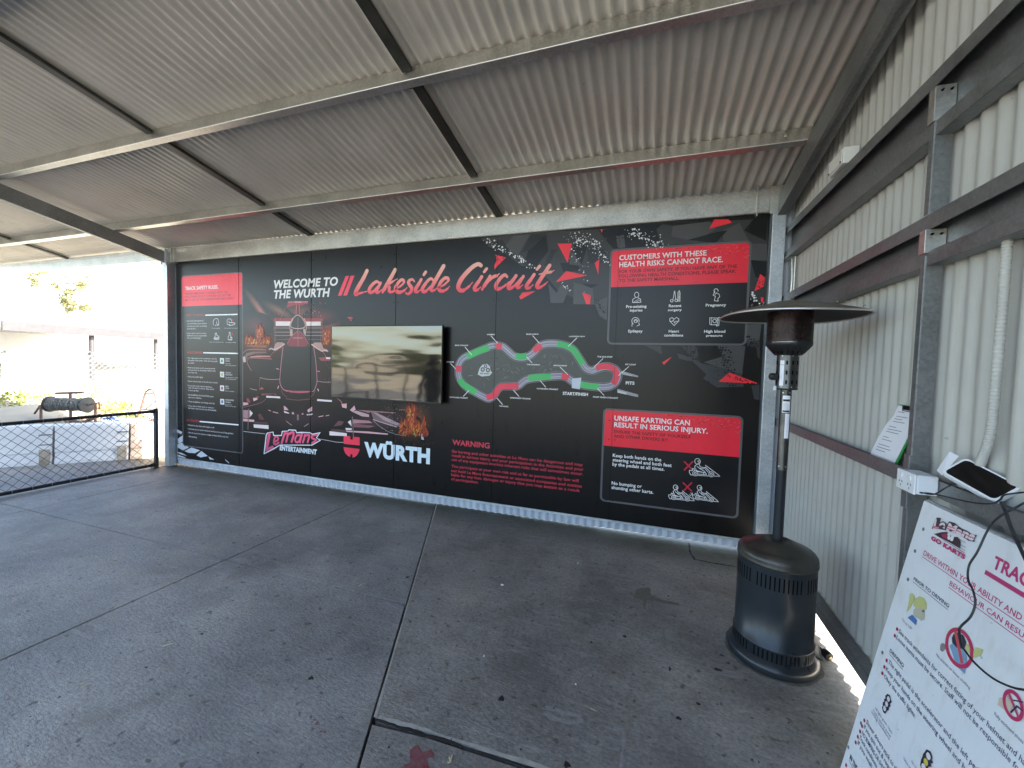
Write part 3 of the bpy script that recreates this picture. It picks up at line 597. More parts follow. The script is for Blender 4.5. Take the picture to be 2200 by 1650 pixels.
p.poly(L_(car, [(20,940),(60,880),(150,862),(330,860),(340,880),(180,885),(80,920),(50,990),(30,1010)]), (.20,.11,.11)); p.poly(L_(car, [(110,925),(210,912),(380,915),(385,935),(110,938)]), (.52,.22,.20)); p.poly(L_(car, [(12,930),(40,925),(55,1000),(20,1005)]), (.55,.42,.40))
p.stroke(L_(car, [(405,960),(120,945),(80,965),(75,1020),(130,1120)]), 1.4, (.42,.14,.14), smooth=4); p.poly(L_(car, [(85,965),(400,970),(530,975),(515,1220),(245,1210),(140,1110)]), (.018,.016,.017))
p.poly(L_(car, [(1040,940),(1205,935),(1205,985),(1080,985)]), (.34,.06,.08)); p.poly(L_(car, [(1145,935),(1205,938),(1205,960),(1150,960)]), HOT)
p.stroke(L_(car, [(245,1212),(320,1232),(420,1240),(510,1235)]), .9, (.45,.32,.33), smooth=3); p.stroke(L_(car, [(1025,1262),(1110,1275),(1210,1275)]), .9, (.45,.32,.33)); p.stroke(L_(car, [(110,1360),(150,1375),(200,1383)]), .9, (.45,.38,.38))
p.poly(L_(car, [(235,1380),(270,1340),(300,1370)]), (.42,.10,.13)); p.poly(L_(car, [(290,770),(350,780),(330,800),(60,785),(60,775)]), (.30,.10,.09))
p.poly(L_(car, [(330,1460),(520,1472),(522,1496),(332,1484)]), HOT); p.poly(L_(car, [(1025,1508),(1225,1520),(1225,1545),(1025,1532)]), HOT)
p.poly(L_(car, [(150,1490),(205,1485),(215,1510),(160,1535)]), PKL); p.poly(L_(car, [(60,1500),(90,1495),(120,1560),(70,1540)]), PK); p.poly(L_(car, [(15,1550),(80,1555),(90,1580),(20,1595)]), PKL); p.poly(L_(car, [(445,1425),(480,1455),(440,1450)]), PK)
for pts, c in [([(470,165),(495,180),(525,215),(475,215)], PKL), ([(470,222),(530,245),(530,255),(480,245)], HOT), ([(790,175),(790,225),(745,240),(735,215)], PKL), ([(725,262),(795,255),(795,268),(735,275)], HOT),
               ([(560,240),(580,238),(590,262),(565,262)], PKL), ([(675,250),(692,250),(690,266),(672,264)], PKL), ([(618,265),(640,265),(638,330),(622,330)], (.25,.18,.18)),
               ([(275,58),(425,62),(425,80),(275,75)], HOT), ([(850,90),(1010,105),(1010,123),(850,112)], HOT),
               ([(15,215),(90,215),(120,250),(75,310),(15,300)], (.42,.22,.22)), ([(90,215),(122,250),(95,290)], HOT), ([(130,375),(300,385),(300,428),(135,412)], HOT), ([(135,345),(290,352),(290,372),(140,366)], (.09,.05,.05)),
               ([(15,310),(140,325),(135,348),(15,340)], PKL), ([(180,260),(210,255),(255,325),(195,320)], (.14,.05,.05)), ([(985,452),(1180,475),(1180,508),(985,498)], HOT), ([(1000,425),(1180,440),(1180,465),(1010,455)], (.09,.05,.055)),
               ([(1030,400),(1085,335),(1150,345),(1120,385)], (.16,.06,.07)), ([(1190,350),(1225,325),(1235,400)], HOT), ([(1245,318),(1430,335),(1470,360),(1250,365)], (.46,.22,.24)), ([(1255,365),(1500,395),(1430,415),(1260,408)], (.24,.10,.11)),
               ([(1165,415),(1235,418),(1235,440),(1170,438)], HOT), ([(1170,445),(1420,455),(1645,480),(1640,492),(1400,475),(1180,460)], PKL), ([(1215,215),(1265,165),(1280,210),(1245,235)], PKL), ([(1060,75),(1110,120),(1125,160),(1150,160),(1110,100)], (.30,.10,.12)),
               ([(1120,148),(1180,140),(1178,195),(1130,185)], PKL), ([(1290,210),(1730,242),(1730,250),(1500,240),(1440,250)], (.34,.15,.16)), ([(1245,235),(1285,220),(1430,265),(1430,292),(1350,285)], (.55,.36,.36)),
               ([(1455,240),(1510,240),(1740,350),(1800,385),(1790,410),(1600,360),(1470,320)], (.20,.12,.125)), ([(1480,243),(1505,243),(1780,370),(1740,385),(1600,330)], (.40,.28,.29)),
               ([(1435,235),(1452,240),(1480,320),(1455,340)], (.008,.008,.008)), ([(380,30),(225,25),(190,75),(130,80),(170,60)], (.20,.06,.07))]:
    p.poly(L_(cb, pts), c)
for pts, wd, c in [([(75,205),(68,430)], 2.4, (.16,.11,.11)), ([(1243,295),(1255,510)], 2.6, (.20,.14,.14)), ([(20,455),(150,470),(262,482)], 1.0, (.55,.50,.50)), ([(870,540),(960,555),(1060,575),(1140,578)], 1.0, (.55,.50,.50)),
                   ([(1475,320),(1560,350),(1740,405)], 1.3, (.60,.48,.48)), ([(1480,335),(1540,390),(1640,455),(1730,488),(1820,500)], .7, (.45,.40,.40)), ([(500,340),(560,385)], .9, (.5,.48,.48)), ([(700,400),(750,368)], .9, (.5,.48,.48)),
                   ([(300,215),(325,225)], 1.2, PKL), ([(350,235),(405,248)], 1.5, PKL), ([(865,290),(915,280)], 1.5, PKL), ([(945,280),(980,272)], 1.3, PKL), ([(1770,210),(1950,215)], .7, (.4,.2,.2))]:
    p.stroke(L_(cb, pts), wd, c)
for pts, wd, c in [([(20,880),(60,840),(150,830),(330,838)], 1.0, (.50,.20,.20)), ([(440,860),(400,900),(380,960)], 1.0, (.55,.12,.14)), ([(1100,860),(1130,900),(1150,960)], 1.0, (.55,.12,.14)), ([(250,1215),(235,1300),(245,1370)], .9, (.40,.12,.16)),
                   ([(540,1380),(560,1440),(620,1480)], .8, (.30,.14,.16)), ([(1000,1390),(975,1440),(930,1480)], .8, (.30,.14,.16)), ([(600,1500),(760,1520),(930,1505)], 1.0, (.28,.10,.12)), ([(20,1620),(250,1560),(330,1500)], .8, (.32,.12,.14)), ([(505,1100),(470,1090)], 1.2, PKL), ([(1030,1125),(1060,1130)], 1.2, PKL),
                   ([(500,1330),(490,1360)], 1.6, HOT), ([(1035,1370),(1045,1395)], 1.6, HOT), ([(620,225),(560,330),(520,430)], .9, (.22,.15,.14)), ([(445,700),(640,690)], .7, (.30,.14,.13)), ([(900,690),(1090,700)], .7, (.30,.14,.13))]:
    p.stroke(L_(car, pts), wd, c, smooth=3)
R = random.Random(11)
def sparks(f, x0, y0, x1, y1, n, cols, s0=1.5, s1=5):
    for i in range(n):
        x = R.uniform(x0, x1); y = R.uniform(y0, y1); a = R.random()*PI; l = R.uniform(s0, s1)
        dx, dy = math.cos(a)*l, math.sin(a)*l; p.k = 150+i % 40
        p.poly(L_(f, [(x-dx, y-dy), (x+dy*.4, y-dx*.4), (x+dx, y+dy)]), R.choice(cols))
def flame(f, x0, y0, x1, y1, n, hmin, hmax, cols, lean=.3):
    p.k = 190
    for i in range(n):
        x = R.uniform(x0, x1); y = R.uniform(y0, y1); h = R.uniform(hmin, hmax); wd = h*R.uniform(.10, .20); ph = R.uniform(-1, 1); c = R.choice(cols); pts = []
        for k in range(7): t = k/6; pts.append((x+math.sin(t*3+ph)*h*.22+lean*h*t*ph, y-h*t))
        ws = [wd*(1-t/6.0)**.8*(.5+min(1, t/2)) for t in range(7)]
        p.stroke(L_(f, pts), [q/f_scale(f) for q in ws], c, caps=False, smooth=2)
def f_scale(f): return abs(1/(f(1, 0)[0]-f(0, 0)[0]))
FR, FO, FY = (.42,.06,.02), (.68,.20,.03), (.80,.52,.08)
for f, x0, y0, x1, y1, hh in ((car,30,660,400,775,95), (car,1095,560,1200,770,80), (cb,1760,330,2070,520,90), (cb,1840,160,1950,430,80), (car,180,520,290,680,90)):
    flame(f, x0, y0+30, x1, y1, 70, hh*.4, hh*1.1, [FR,(.30,.035,.02),(.22,.03,.03)]); flame(f, x0+15, y0+45, x1-15, y1, 60, hh*.3, hh*.8, [FO,(.55,.12,.02)]); flame(f, x0+25, y0+50, x1-25, y1-8, 50, hh*.15, hh*.5, [FY,(.85,.72,.25),FO])
sparks(car, 20,480,420,780, 60, [FO,(.5,.1,.03),FY], 2, 7); sparks(car, 1090,520,1210,800, 30, [FO,FR], 2, 7); sparks(cb, 1720,150,2110,560, 70, [FO,FR,FY], 2, 7)
p.poly(L_(cb, [(2015,470),(2030,480),(2050,550),(2020,545)]), (.5,.5,.5))
sparks(car, 800,280,1100,400, 46, [(.42,.05,.06),(.60,.12,.12),(.6,.5,.5)], 3, 14); sparks(car, 930,180,1140,220, 8, [(.55,.06,.07)], 8, 20); sparks(cb, 1560,150,1800,480, 60, [HOT,PKL,(.6,.3,.1)], 2, 9); sparks(cb, 1700,500,2120,625, 60, [(.35,.08,.10),(.5,.2,.1)], 2, 8)
sparks(car, 1130,1000,1200,1300, 10, [HOT], 2, 6); sparks(cb, 0,480,240,620, 60, [(.10,.09,.09),(.16,.15,.15)], 2, 6); sparks(car, 420,330,640,420, 20, [(.5,.04,.05)], 4, 16); sparks(cb, 2080,520,2200,625, 16, [(.3,.28,.28)], 2, 5)
for pts in [[(1275,400),(1305,398),(1320,410),(1290,415)], [(1290,412),(1312,420),(1300,430)]]: p.poly(L_(c2, pts), (.45,.05,.07))
p.build('race_car_artwork', M['print'], mural)
# tyre-tread marks, lower left
p = newp()
for pts in [[(70,1265),(112,1235),(112,1280),(78,1300)], [(70,1305),(100,1290),(150,1325),(110,1345),(72,1325)], [(120,1350),(170,1325),(230,1345),(195,1365),(150,1362)], [(205,1380),(240,1350),(285,1385),(235,1395)], [(290,1388),(330,1410),(300,1410)],
            [(68,1195),(105,1215),(95,1230),(66,1215)], [(405,1405),(435,1430),(438,1440),(415,1420)], [(60,1355),(105,1365),(140,1385),(90,1372)], [(70,1375),(130,1395),(120,1400),(66,1385)]]:
    p.poly(L_(c2, pts), (.55,.60,.66))
sparks(c2, 70,1190,110,1400, 40, [(.45,.48,.5),(.2,.2,.22)], 1, 6)
sparks(c2, 70,940,110,1190, 50, [(.16,.16,.17)], 1, 5); sparks(c2, 300,1380,520,1440, 30, [(.12,.12,.13)], 1, 5)
p.build('tread_mark_artwork', M['print'], mural)

# --- headline
p = newp(.0006)
p.text('WELCOME TO', (588.5,617.5), (726,614.6), (591,600.4), (.82,.80,.78), bold=.035, shear=.16)
p.text('THE WURTH', (588.5,640.6), (709,637.2), (591,623.2), (.82,.80,.78), bold=.035, shear=.16)
for pts in ([(1207,250),(1233,249),(1288,107),(1262,110)], [(1245,248),(1272,247),(1326,106),(1298,108)]): p.poly(L_(c2, pts), (.92,.05,.09))
p.build('welcome_lettering', M['print'], mural)
p = newp(.0006)
za, zb_ = Mp(*tt(600,420))[1], Mp(*tt(600,150))[1]
GR = (za+.015, (.95,.055,.09), zb_-.01, (.95,.52,.40))
def br_(pts, ws, k=5): p.stroke(L_(tt, pts), [x*1.25/4.583 for x in ws], None, grad=GR, smooth=k)
br_([(222,192),(192,255),(152,325),(118,385),(108,415),(122,422),(160,412),(222,394)], [30,32,34,34,32,28,18,8])
br_([(340,308),(318,298),(285,318),(252,358),(243,388),(255,404),(285,396),(322,356),(345,322)], [18,24,26,28,28,26,22,18,14])
br_([(357,312),(335,350),(318,382),(318,402),(335,404),(372,376)], [22,26,28,26,20,10])
br_([(500,182),(465,245),(428,310),(392,372),(376,402)], [30,32,32,30,22]); br_([(520,272),(478,296),(440,322),(426,338),(440,352),(440,385),(452,400),(478,396),(512,372)], [8,16,22,24,26,26,24,18,8])
br_([(505,368),(548,346),(585,308),(580,284),(556,284),(524,318),(503,362),(514,396),(548,403),(590,384),(616,358)], [12,16,20,22,24,26,28,28,26,18,8])
br_([(688,296),(672,278),(644,284),(630,306),(644,334),(662,360),(656,396),(630,418),(606,412)], [14,20,24,26,28,28,26,22,16])
br_([(756,278),(735,315),(706,362),(700,392),(718,400),(752,378)], [24,28,30,28,22,10]); br_([(800,204),(782,230)], [24,22])
br_([(872,284),(856,268),(828,282),(790,330),(768,370),(776,394),(800,394),(840,356),(872,318)], [18,22,24,28,30,28,24,18,12])
br_([(976,145),(945,200),(905,270),(872,330),(854,368),(862,388),(886,382),(912,362)], [32,32,32,30,28,24,18,8])
br_([(930,356),(975,334),(1022,290),(1018,266),(990,264),(950,302),(930,350),(938,384),(968,392),(1010,372),(1036,344)], [12,16,20,24,26,28,28,28,24,18,8])
br_([(1345,140),(1318,126),(1270,148),(1205,208),(1148,280),(1122,340),(1130,376),(1165,386),(1220,352),(1262,306)], [30,32,34,36,38,36,34,30,20,8])
br_([(1352,250),(1320,300),(1284,352),(1284,378),(1308,380),(1342,352)], [26,30,30,28,22,10]); br_([(1400,172),(1376,202)], [24,22])
br_([(1434,244),(1412,284),(1380,335),(1356,376)], [24,28,30,20]); br_([(1394,330),(1430,284),(1470,250),(1500,240),(1526,220)], [14,20,26,24,8])
br_([(1602,252),(1586,234),(1556,244),(1516,290),(1492,336),(1500,368),(1530,368),(1580,338),(1622,298)], [20,26,28,30,32,30,26,18,8])
br_([(1690,240),(1662,280),(1622,332),(1616,362),(1640,364),(1690,322),(1740,262)], [26,30,32,28,24,18,14]); br_([(1762,246),(1732,294),(1702,340),(1704,358),(1724,356),(1756,330)], [24,28,28,24,20,8])
br_([(1868,228),(1832,282),(1796,332),(1796,358),(1820,360),(1856,330)], [26,30,30,28,22,10]); br_([(1922,146),(1896,178)], [24,22])
br_([(2020,140),(1975,208),(1925,284),(1898,330),(1900,356),(1930,352),(1970,328),(2000,300)], [30,32,32,30,28,24,16,8]); br_([(1920,226),(1975,212),(2030,204),(2064,188)], [12,22,22,8])
p.build('script_lettering', M['print'], mural)

# --- framed notices
def rectpx(tl, tr, br, bl):
    q = [Mp(*a) for a in (tl, tr, br, bl)]
    return ((q[0][0]+q[3][0])/2, (q[1][0]+q[2][0])/2, (q[2][1]+q[3][1])/2, (q[0][1]+q[1][1])/2)
def rrect(x0, x1, z0, z1, r, n=5):
    pts = []
    for cx_, cz_, a in ((x1-r, z0+r, -90), (x1-r, z1-r, 0), (x0+r, z1-r, 90), (x0+r, z0+r, 180)):
        for k in range(n+1): t = math.radians(a+90*k/n); pts.append((cx_+r*math.cos(t), cz_+r*math.sin(t)))
    return pts
def notice(p, box, zr, bw=.018):
    x0, x1, z0, z1 = box
    p.polyuv(rrect(x0-bw, x1+bw, z0-bw, z1+bw, .045), (.12,.12,.125)); p.polyuv(rrect(x0, x1, z0, z1, .03), (.011,.011,.012))
    p.polyuv([(x0, zr), (x1, zr)]+[q for q in rrect(x0, x1, z0, z1, .03) if q[1] > (z0+z1)/2], RED)
    rr = random.Random(5)
    for i in range(90):      # scuffed print texture in the upper right of the red field
        t = rr.random()**.6; u = x0+(x1-x0)*(.45+.54*t); v = z1-(z1-zr)*(.04+.36*rr.random()*t); l = rr.uniform(.004, .02); p.k = 12
        p.polyuv([(u, v), (u+l, v+l*.5), (u+l, v+l*.5+.003), (u, v+.003)], (.80,.22,.22) if rr.random() < .5 else (.50,.012,.02))
    p.k = 20
def para(p, rows, col, bold=.012, **k):
    for r in rows: p.text(r[0], r[1], r[2], r[3], col, bold=bold, **k)
DRED = (.085,.004,.008)
# health risks board
p = newp(.0008); bx = rectpx(c4(990,247), c4(1915,195), c4(1885,872), c4(970,870)); zr = (Mp(*c4(980,493))[1]+Mp(*c4(1900,463))[1])/2
notice(p, bx, zr)
p.text('CUSTOMERS WITH THESE', c4(1038,310), c4(1628,280), c4(1040,277), WHT, bold=.02); p.text('HEALTH RISKS CANNOT RACE.', c4(1038,357), c4(1738,325), c4(1040,323), WHT, bold=.02)
p.text('FOR YOUR OWN SAFETY, IF YOU HAVE ANY OF THE', c4(1037,397), c4(1832,365), c4(1038,376), DRED, bold=.014); p.text('FOLLOWING HEALTH CONDITIONS, PLEASE SPEAK', c4(1036,428), c4(1824,398), c4(1037,407), DRED, bold=.014); p.text('TO THE SAFETY MARSHALL.', c4(1036,458), c4(1443,446), c4(1037,437), DRED, bold=.014)
for t, a, b, h in [('Pre-existing',(1085,632),(1222,632),18),('injuries',(1110,657),(1195,658),17),('Recent',(1373,627),(1457,628),18),('surgery',(1367,653),(1460,655),15),('Pregnancy',(1622,623),(1760,622),18),
                   ('Epilepsy',(1099,798),(1196,799),18),('Heart',(1372,799),(1442,800),18),('conditions',(1342,825),(1470,827),17),('High blood',(1611,800),(1754,801),18),('pressure',(1625,826),(1735,828),14)]:
    p.text(t, c4(*a), c4(*b), c4(a[0], a[1]-h), WHT, bold=.025)
def ic(f, pts, wd=1.15, **k): p.stroke(L_(f, pts), wd, WHT, **k)
def ell(x, y, rx, ry, n=12, a0=0, a1=2*PI): return [(x+rx*math.cos(a0+(a1-a0)*k/n), y+ry*math.sin(a0+(a1-a0)*k/n)) for k in range(n+(0 if abs(a1-a0-2*PI) < 1e-6 else 1))]
ic(c4, ell(1156,545,15,18), closed=True); ic(c4, [(1147,565),(1130,575),(1129,597),(1184,596),(1182,574),(1166,565)]); ic(c4, [(1135,595),(1170,573)], .8); ic(c4, [(1150,596),(1181,580)], .8)
ic(c4, [(1411,520),(1402,575)]); ic(c4, [(1413,520),(1420,575)]); ic(c4, ell(1393,585,9,9), closed=True); ic(c4, ell(1423,583,9,9), closed=True); ic(c4, [(1436,590),(1435,530),(1444,518),(1448,530),(1447,590)], 1.6); ic(c4, [(1436,560),(1447,560)])
ic(c4, ell(1692,518,14,14,10,2.2,6.5)); ic(c4, [(1684,520),(1672,548),(1688,555),(1680,585),(1706,588),(1704,570),(1717,558),(1712,540),(1694,532),(1684,545)])
ic(c4, ell(1148,722,25,24,10,2.2,6.6)); ic(c4, [(1170,736),(1176,748),(1166,752),(1158,756)]); ic(c4, [(1126,738),(1124,757)]); ic(c4, ell(1150,722,12,11), 1, closed=True); ic(c4, [(1140,722),(1150,716),(1158,726)], .8)
ic(c4, [(1409,753),(1380,722),(1380,706),(1394,698),(1409,710),(1424,698),(1440,706),(1440,722),(1409,753)]); ic(c4, [(1384,724),(1398,724),(1404,714),(1412,736),(1418,724),(1434,724)])
ic(c4, [(1650,700),(1650,744),(1662,748),(1700,746),(1700,702),(1650,700)]); ic(c4, ell(1682,722,12,12), closed=True); ic(c4, [(1662,702),(1662,746)], .8); ic(c4, ell(1713,708,8,11), closed=True); ic(c4, [(1713,720),(1710,752),(1695,756),(1690,746)])
p.build('health_risk_notice', M['print'], mural)
# unsafe karting board
p = newp(.0008); bx = rectpx(c5(172,178), c5(1438,252), c5(1400,1170), c5(145,1015)); zr = (Mp(*c5(168,512))[1]+Mp(*c5(1415,615))[1])/2
notice(p, bx, zr)
p.text('UNSAFE KARTING CAN', c5(260,275), c5(964,320), c5(262,230), WHT, bold=.02); p.text('RESULT IN SERIOUS INJURY.', c5(258,334), c5(1130,398), c5(260,290), WHT, bold=.02)
p.text('ENSURE THE SAFETY OF YOURSELF', c5(257,390), c5(972,443), c5(258,364), DRED, bold=.010); p.text('AND OTHER DRIVERS BY:', c5(256,431), c5(760,472), c5(257,405), DRED, bold=.010)
for t, a, b, h in [('Keep both hands on the',(245,617),(698,653),30),('steering wheel and both feet',(244,655),(794,709),30),('by the pedals at all times.',(242,697),(728,743),30),('No bumping or',(235,873),(516,903),30),('shunting other karts.',(233,914),(623,957),30)]:
    p.text(t, c5(*a), c5(*b), c5(a[0], a[1]-h), WHT, bold=.022)
def cross(x, y, s_): 
    p.stroke(L_(c5, [(x-s_, y-s_), (x+s_, y+s_)]), 3.0, (.60,.03,.06), caps=False); p.stroke(L_(c5, [(x-s_, y+s_), (x+s_, y-s_)]), 3.0, (.60,.03,.06), caps=False)
def kart(x, y, s_, tilt=.12):
    f = lambda a, b: c5(x+a*s_, y+b*s_+a*s_*tilt)
    w_ = 1.15
    for cx_, cy_ in ((55,75),(205,75)):
        p.stroke(L_(f, ell(cx_, cy_, 24, 24)), w_, WHT, closed=True); p.stroke(L_(f, ell(cx_, cy_, 10, 10, 8)), w_, WHT, closed=True)
    for pts in ([(0,50),(25,52),(30,30),(45,34),(45,50),(88,58),(150,62)], [(0,50),(0,70),(12,92),(32,92)], [(80,92),(180,92)], [(85,80),(150,80)], [(232,90),(282,88),(270,75),(150,-6)], [(150,10),(190,50)], [(138,16),(176,58)],
                [(52,30),(50,10),(70,-12),(88,-18),(100,10),(142,20),(148,12)], [(60,30),(62,48),(130,62),(135,80),(160,80),(140,50),(96,28)], [(72,8),(90,22),(132,28)]):
        p.stroke(L_(f, pts), w_, WHT)
    p.stroke(L_(f, ell(76,-38,26,27,12)), w_, WHT, closed=True); p.stroke(L_(f, [(78,-42),(100,-46),(102,-32),(84,-30),(78,-42)]), w_, WHT)
cross(952, 698, 42); kart(960, 690, 1.0, .06); cross(942, 895, 42); kart(767, 925, .85, .10); kart(990, 925, .85, .14)
for pts in ([(962,965),(972,978)], [(975,948),(980,970)], [(990,950),(985,970)]): p.stroke(L_(c5, pts), 1, WHT)
p.build('unsafe_karting_notice', M['print'], mural)
# track safety rules board
p = newp(.0008)
def cr(x, y): return (370+x/3.929, 570+y/3.929)
bx = rectpx(cr(80,95), cr(585,68), cr(597,1582), cr(98,1517)); zr = (Mp(*cr(82,347))[1]+Mp(*cr(588,332))[1])/2
notice(p, bx, zr, .014)
p.text('TRACK SAFETY RULES.', cr(111,208), cr(389,197), cr(111,180), WHT, bold=.02)
for t, a, b in [('PLEASE FAMILIARISE YOURSELF WITH THE',(111,249),(468,235)),('FOLLOWING RULES TO ENSURE YOU GET THE',(111,274),(495,262)),('MOST OUT OF YOUR SESSION AND RACE SAFELY.',(111,299),(527,289))]:
    p.text(t, cr(*a), cr(*b), cr(a[0], a[1]-17), (.33,.01,.018), bold=.014)
for t, a, b, x2, y2 in [('PRIOR TO DRIVING',(117,430),(272,427),552,414),('WHILE DRIVING',(123,744),(254,744),556,744),('IN THE PITS',(128,1318),(224,1322),560,1347)]:
    p.text(t, cr(*a), cr(*b), cr(a[0], a[1]-17), (.55,.03,.05), bold=.02); x1 = b[0]+8; y1 = b[1]-6+2*(b[1] > 1000)
    p.stroke(L_(cr, [(x1, y1), (x2, y2)]), 2.2, WHT, caps=False)
for t, a, b in [('• See track attendants for',(119,475),(268,473)),('correct fitting of your helmet',(127,497),(295,496)),('and harness prior to driving',(127,518),(292,519)),('your go-kart.',(127,540),(201,540)),
                ('• Loose items must be secure.',(120,577),(290,580)),('Staff will not be responsible',(128,597),(292,601)),('for your belongings.',(128,617),(243,620)),
                ('• The right pedal is the accelerator and the',(125,789),(378,793)),('left pedal is the brake. Only use one pedal',(134,808),(381,814)),('at a time.',(134,828),(187,830)),
                ('• Keep your hands on the steering wheel',(126,870),(362,876)),('and your feet on the pedals. Never stick',(134,889),(368,896)),('your feet out.',(134,910),(212,911)),
                ('• Obey the traffic lights.',(127,945),(264,951)),('• Slower drivers stick to the left side of track.',(128,982),(385,997)),
                ('• If you spin out & require assistance,',(129,1019),(340,1033)),('raise one hand in the air. Stay seated',(137,1038),(353,1052)),('in your go-kart.',(137,1058),(226,1066)),
                ('• NO BUMPING OR SHUNTING, karts',(129,1098),(350,1114)),('spin out in collisions.',(137,1118),(250,1128)),('• Track conditions can change each lap.',(130,1152),(361,1173)),
                ('• If you wish to finish early or suspect a',(131,1190),(354,1208)),('kart fault, return to the pits immediately.',(138,1209),(376,1231)),
                ('• Remain in your kart until engine is off.',(131,1352),(357,1376)),('• Helmets are to remain fastened until you are out of the go-kart.',(132,1385),(518,1425)),('• Do not touch the clutch or engine as they will be very hot.',(133,1417),(476,1454)),('• No smoking.',(134,1448),(210,1457))]:
    p.text(t, cr(*a), cr(*b), cr(a[0], a[1]-11.5), (.62,.62,.62), bold=.012)
for t, a, b in [('Tie up long hair',(333,534),(407,535)),('No scarves or loose items',(442,532),(550,535)),('Fully enclosed shoes only',(316,650),(434,654)),('No alcohol or drugs',(454,652),(538,656)),('GREEN',(448,793),(487,795)),('OPEN',(448,812),(486,814)),('Track is open',(448,832),(496,834)),('normal racing conditions',(449,846),(543,850)),
                ('YELLOW',(450,911),(498,913)),('CAUTION',(450,928),(508,931)),('Slow down and be careful',(450,949),(553,954)),('No overtaking ahead',(450,962),(538,968)),('RED',(450,1027),(476,1029)),('STOP',(450,1044),(482,1046)),('Stop immediately',(450,1063),(525,1069)),('CHEQUERED',(450,1141),(522,1145)),('FINISH',(450,1160),(494,1163)),('Race is over',(450,1178),(507,1182)),('Return to the pits',(450,1189),(538,1198))]:
    big = t.isupper(); p.text(t, cr(*a), cr(*b), cr(a[0], a[1]-(11 if big else 7.5)), (.62,.62,.62), bold=.02 if big else .012)
for x, y, c in ((421,806,(.03,.30,.08)), (422,921,(.42,.42,.05)), (422,1037,(.40,.02,.05)), (423,1151,(.06,.16,.30))):
    p.poly(L_(cr, [(x-17,y-24),(x+17,y-22),(x+18,y+26),(x-16,y+22)]), (.70,.72,.72)); p.poly(L_(cr, [(x-8,y-12),(x+8,y-11),(x+8,y+13),(x-8,y+12)]), c)
for pts in ([(350,505),(347,470),(362,452),(382,450),(392,465),(394,495),(384,510)], [(362,505),(372,508)], [(376,470),(378,495),(392,505)]): p.stroke(L_(cr, pts), .8, WHT, smooth=2)
for pts in ([(466,500),(464,465),(478,452),(495,455),(503,470),(503,482),(482,485),(480,470)], [(470,500),(500,506),(528,498),(530,488),(505,485)], [(480,500),(490,512)]): p.stroke(L_(cr, pts), .8, WHT, smooth=2)
for pts in ([(362,575),(374,572),(378,590),(396,602),(397,612),(356,610),(366,596),(362,575)], [(350,618),(362,626),(392,626),(397,618),(350,618)]): p.stroke(L_(cr, pts), .8, WHT)
for pts in ([(481,565),(490,565),(492,590),(498,602),(497,630),(474,628),(474,602),(482,590),(481,565)], [(490,608),(506,608),(506,630),(490,630)]): p.stroke(L_(cr, pts), .8, WHT)
for x, y in ((512,463), (510,580)):
    for s_ in (-1, 1): p.stroke(L_(cr, [(x-9, y-12*s_), (x+9, y+12*s_)]), .9, (.6,.03,.05))
p.build('safety_rules_notice', M['print'], mural)

# --- circuit map
p = newp(.0006)
trk = [(303,545),(312,505),(335,470),(375,447),(450,415),(520,385),(560,370),(610,368),(650,378),(690,412),(735,450),(790,462),(850,448),(895,412),(930,372),(980,355),(1040,352),(1085,357),(1140,372),(1190,402),(1225,450),(1260,505),(1290,545),(1335,560),(1380,545),(1440,530),(1500,545),(1532,590),(1520,640),(1485,675),(1430,688),(1380,685),(1310,678),(1240,665),(1180,640),(1140,612),(1095,602),(1030,605),(960,612),(880,620),(820,635),(760,680),(700,680),(640,682),(608,705),(580,750),(540,776),(490,758),(430,725),(375,695),(335,655),(308,605)]
p.poly(L_(c3, [tuple(q) for q in spline(trk, 2, True)]), (.080,.086,.080))
R = random.Random(4)
for i in range(130):
    x, y = R.choice([(R.uniform(380,780), R.uniform(500,660)), (R.uniform(960,1200), R.uniform(420,560)), (R.uniform(600,1100), R.uniform(500,570))]); a = R.random()*PI; l = R.uniform(8, 40)
    p.k = 5+i % 8; p.stroke(L_(c3, [(x, y), (x+l*math.cos(a)*.6, y+l*math.sin(a)*.35), (x+l*math.cos(a), y+l*math.sin(a)*.9)]), R.uniform(.3, .9), R.choice([(.14,.15,.14),(.10,.11,.10),(.28,.28,.27),(.04,.043,.04)]))
p.k = 15
p.stroke(L_(c3, trk), 16.5, (.20,.20,.21), closed=True, smooth=4); p.stroke(L_(c3, trk), 14.5, (.07,.07,.075), closed=True, smooth=4); p.stroke(L_(c3, trk), 11.5, (.38,.36,.42), closed=True, smooth=4); p.stroke(L_(c3, trk), 7.5, (.26,.25,.33), closed=True, smooth=4)
p.stroke(L_(c3, [(x+4, y+5) for x, y in trk]), .9, (.62,.62,.62), closed=True, smooth=4); p.stroke(L_(c3, [(x-9, y-12) for x, y in trk[:30]]), .8, (.58,.58,.60), smooth=4)
def seg(i0, i1, c, wd=12.6, f0=0, f1=0):
    pts = [trk[i % len(trk)] for i in range(i0, i1+1)]; p.stroke(L_(c3, pts), wd, c, caps=False, smooth=4)
GN = (.06,.50,.14); RD = (.80,.055,.10); LI = (.34,.30,.46)
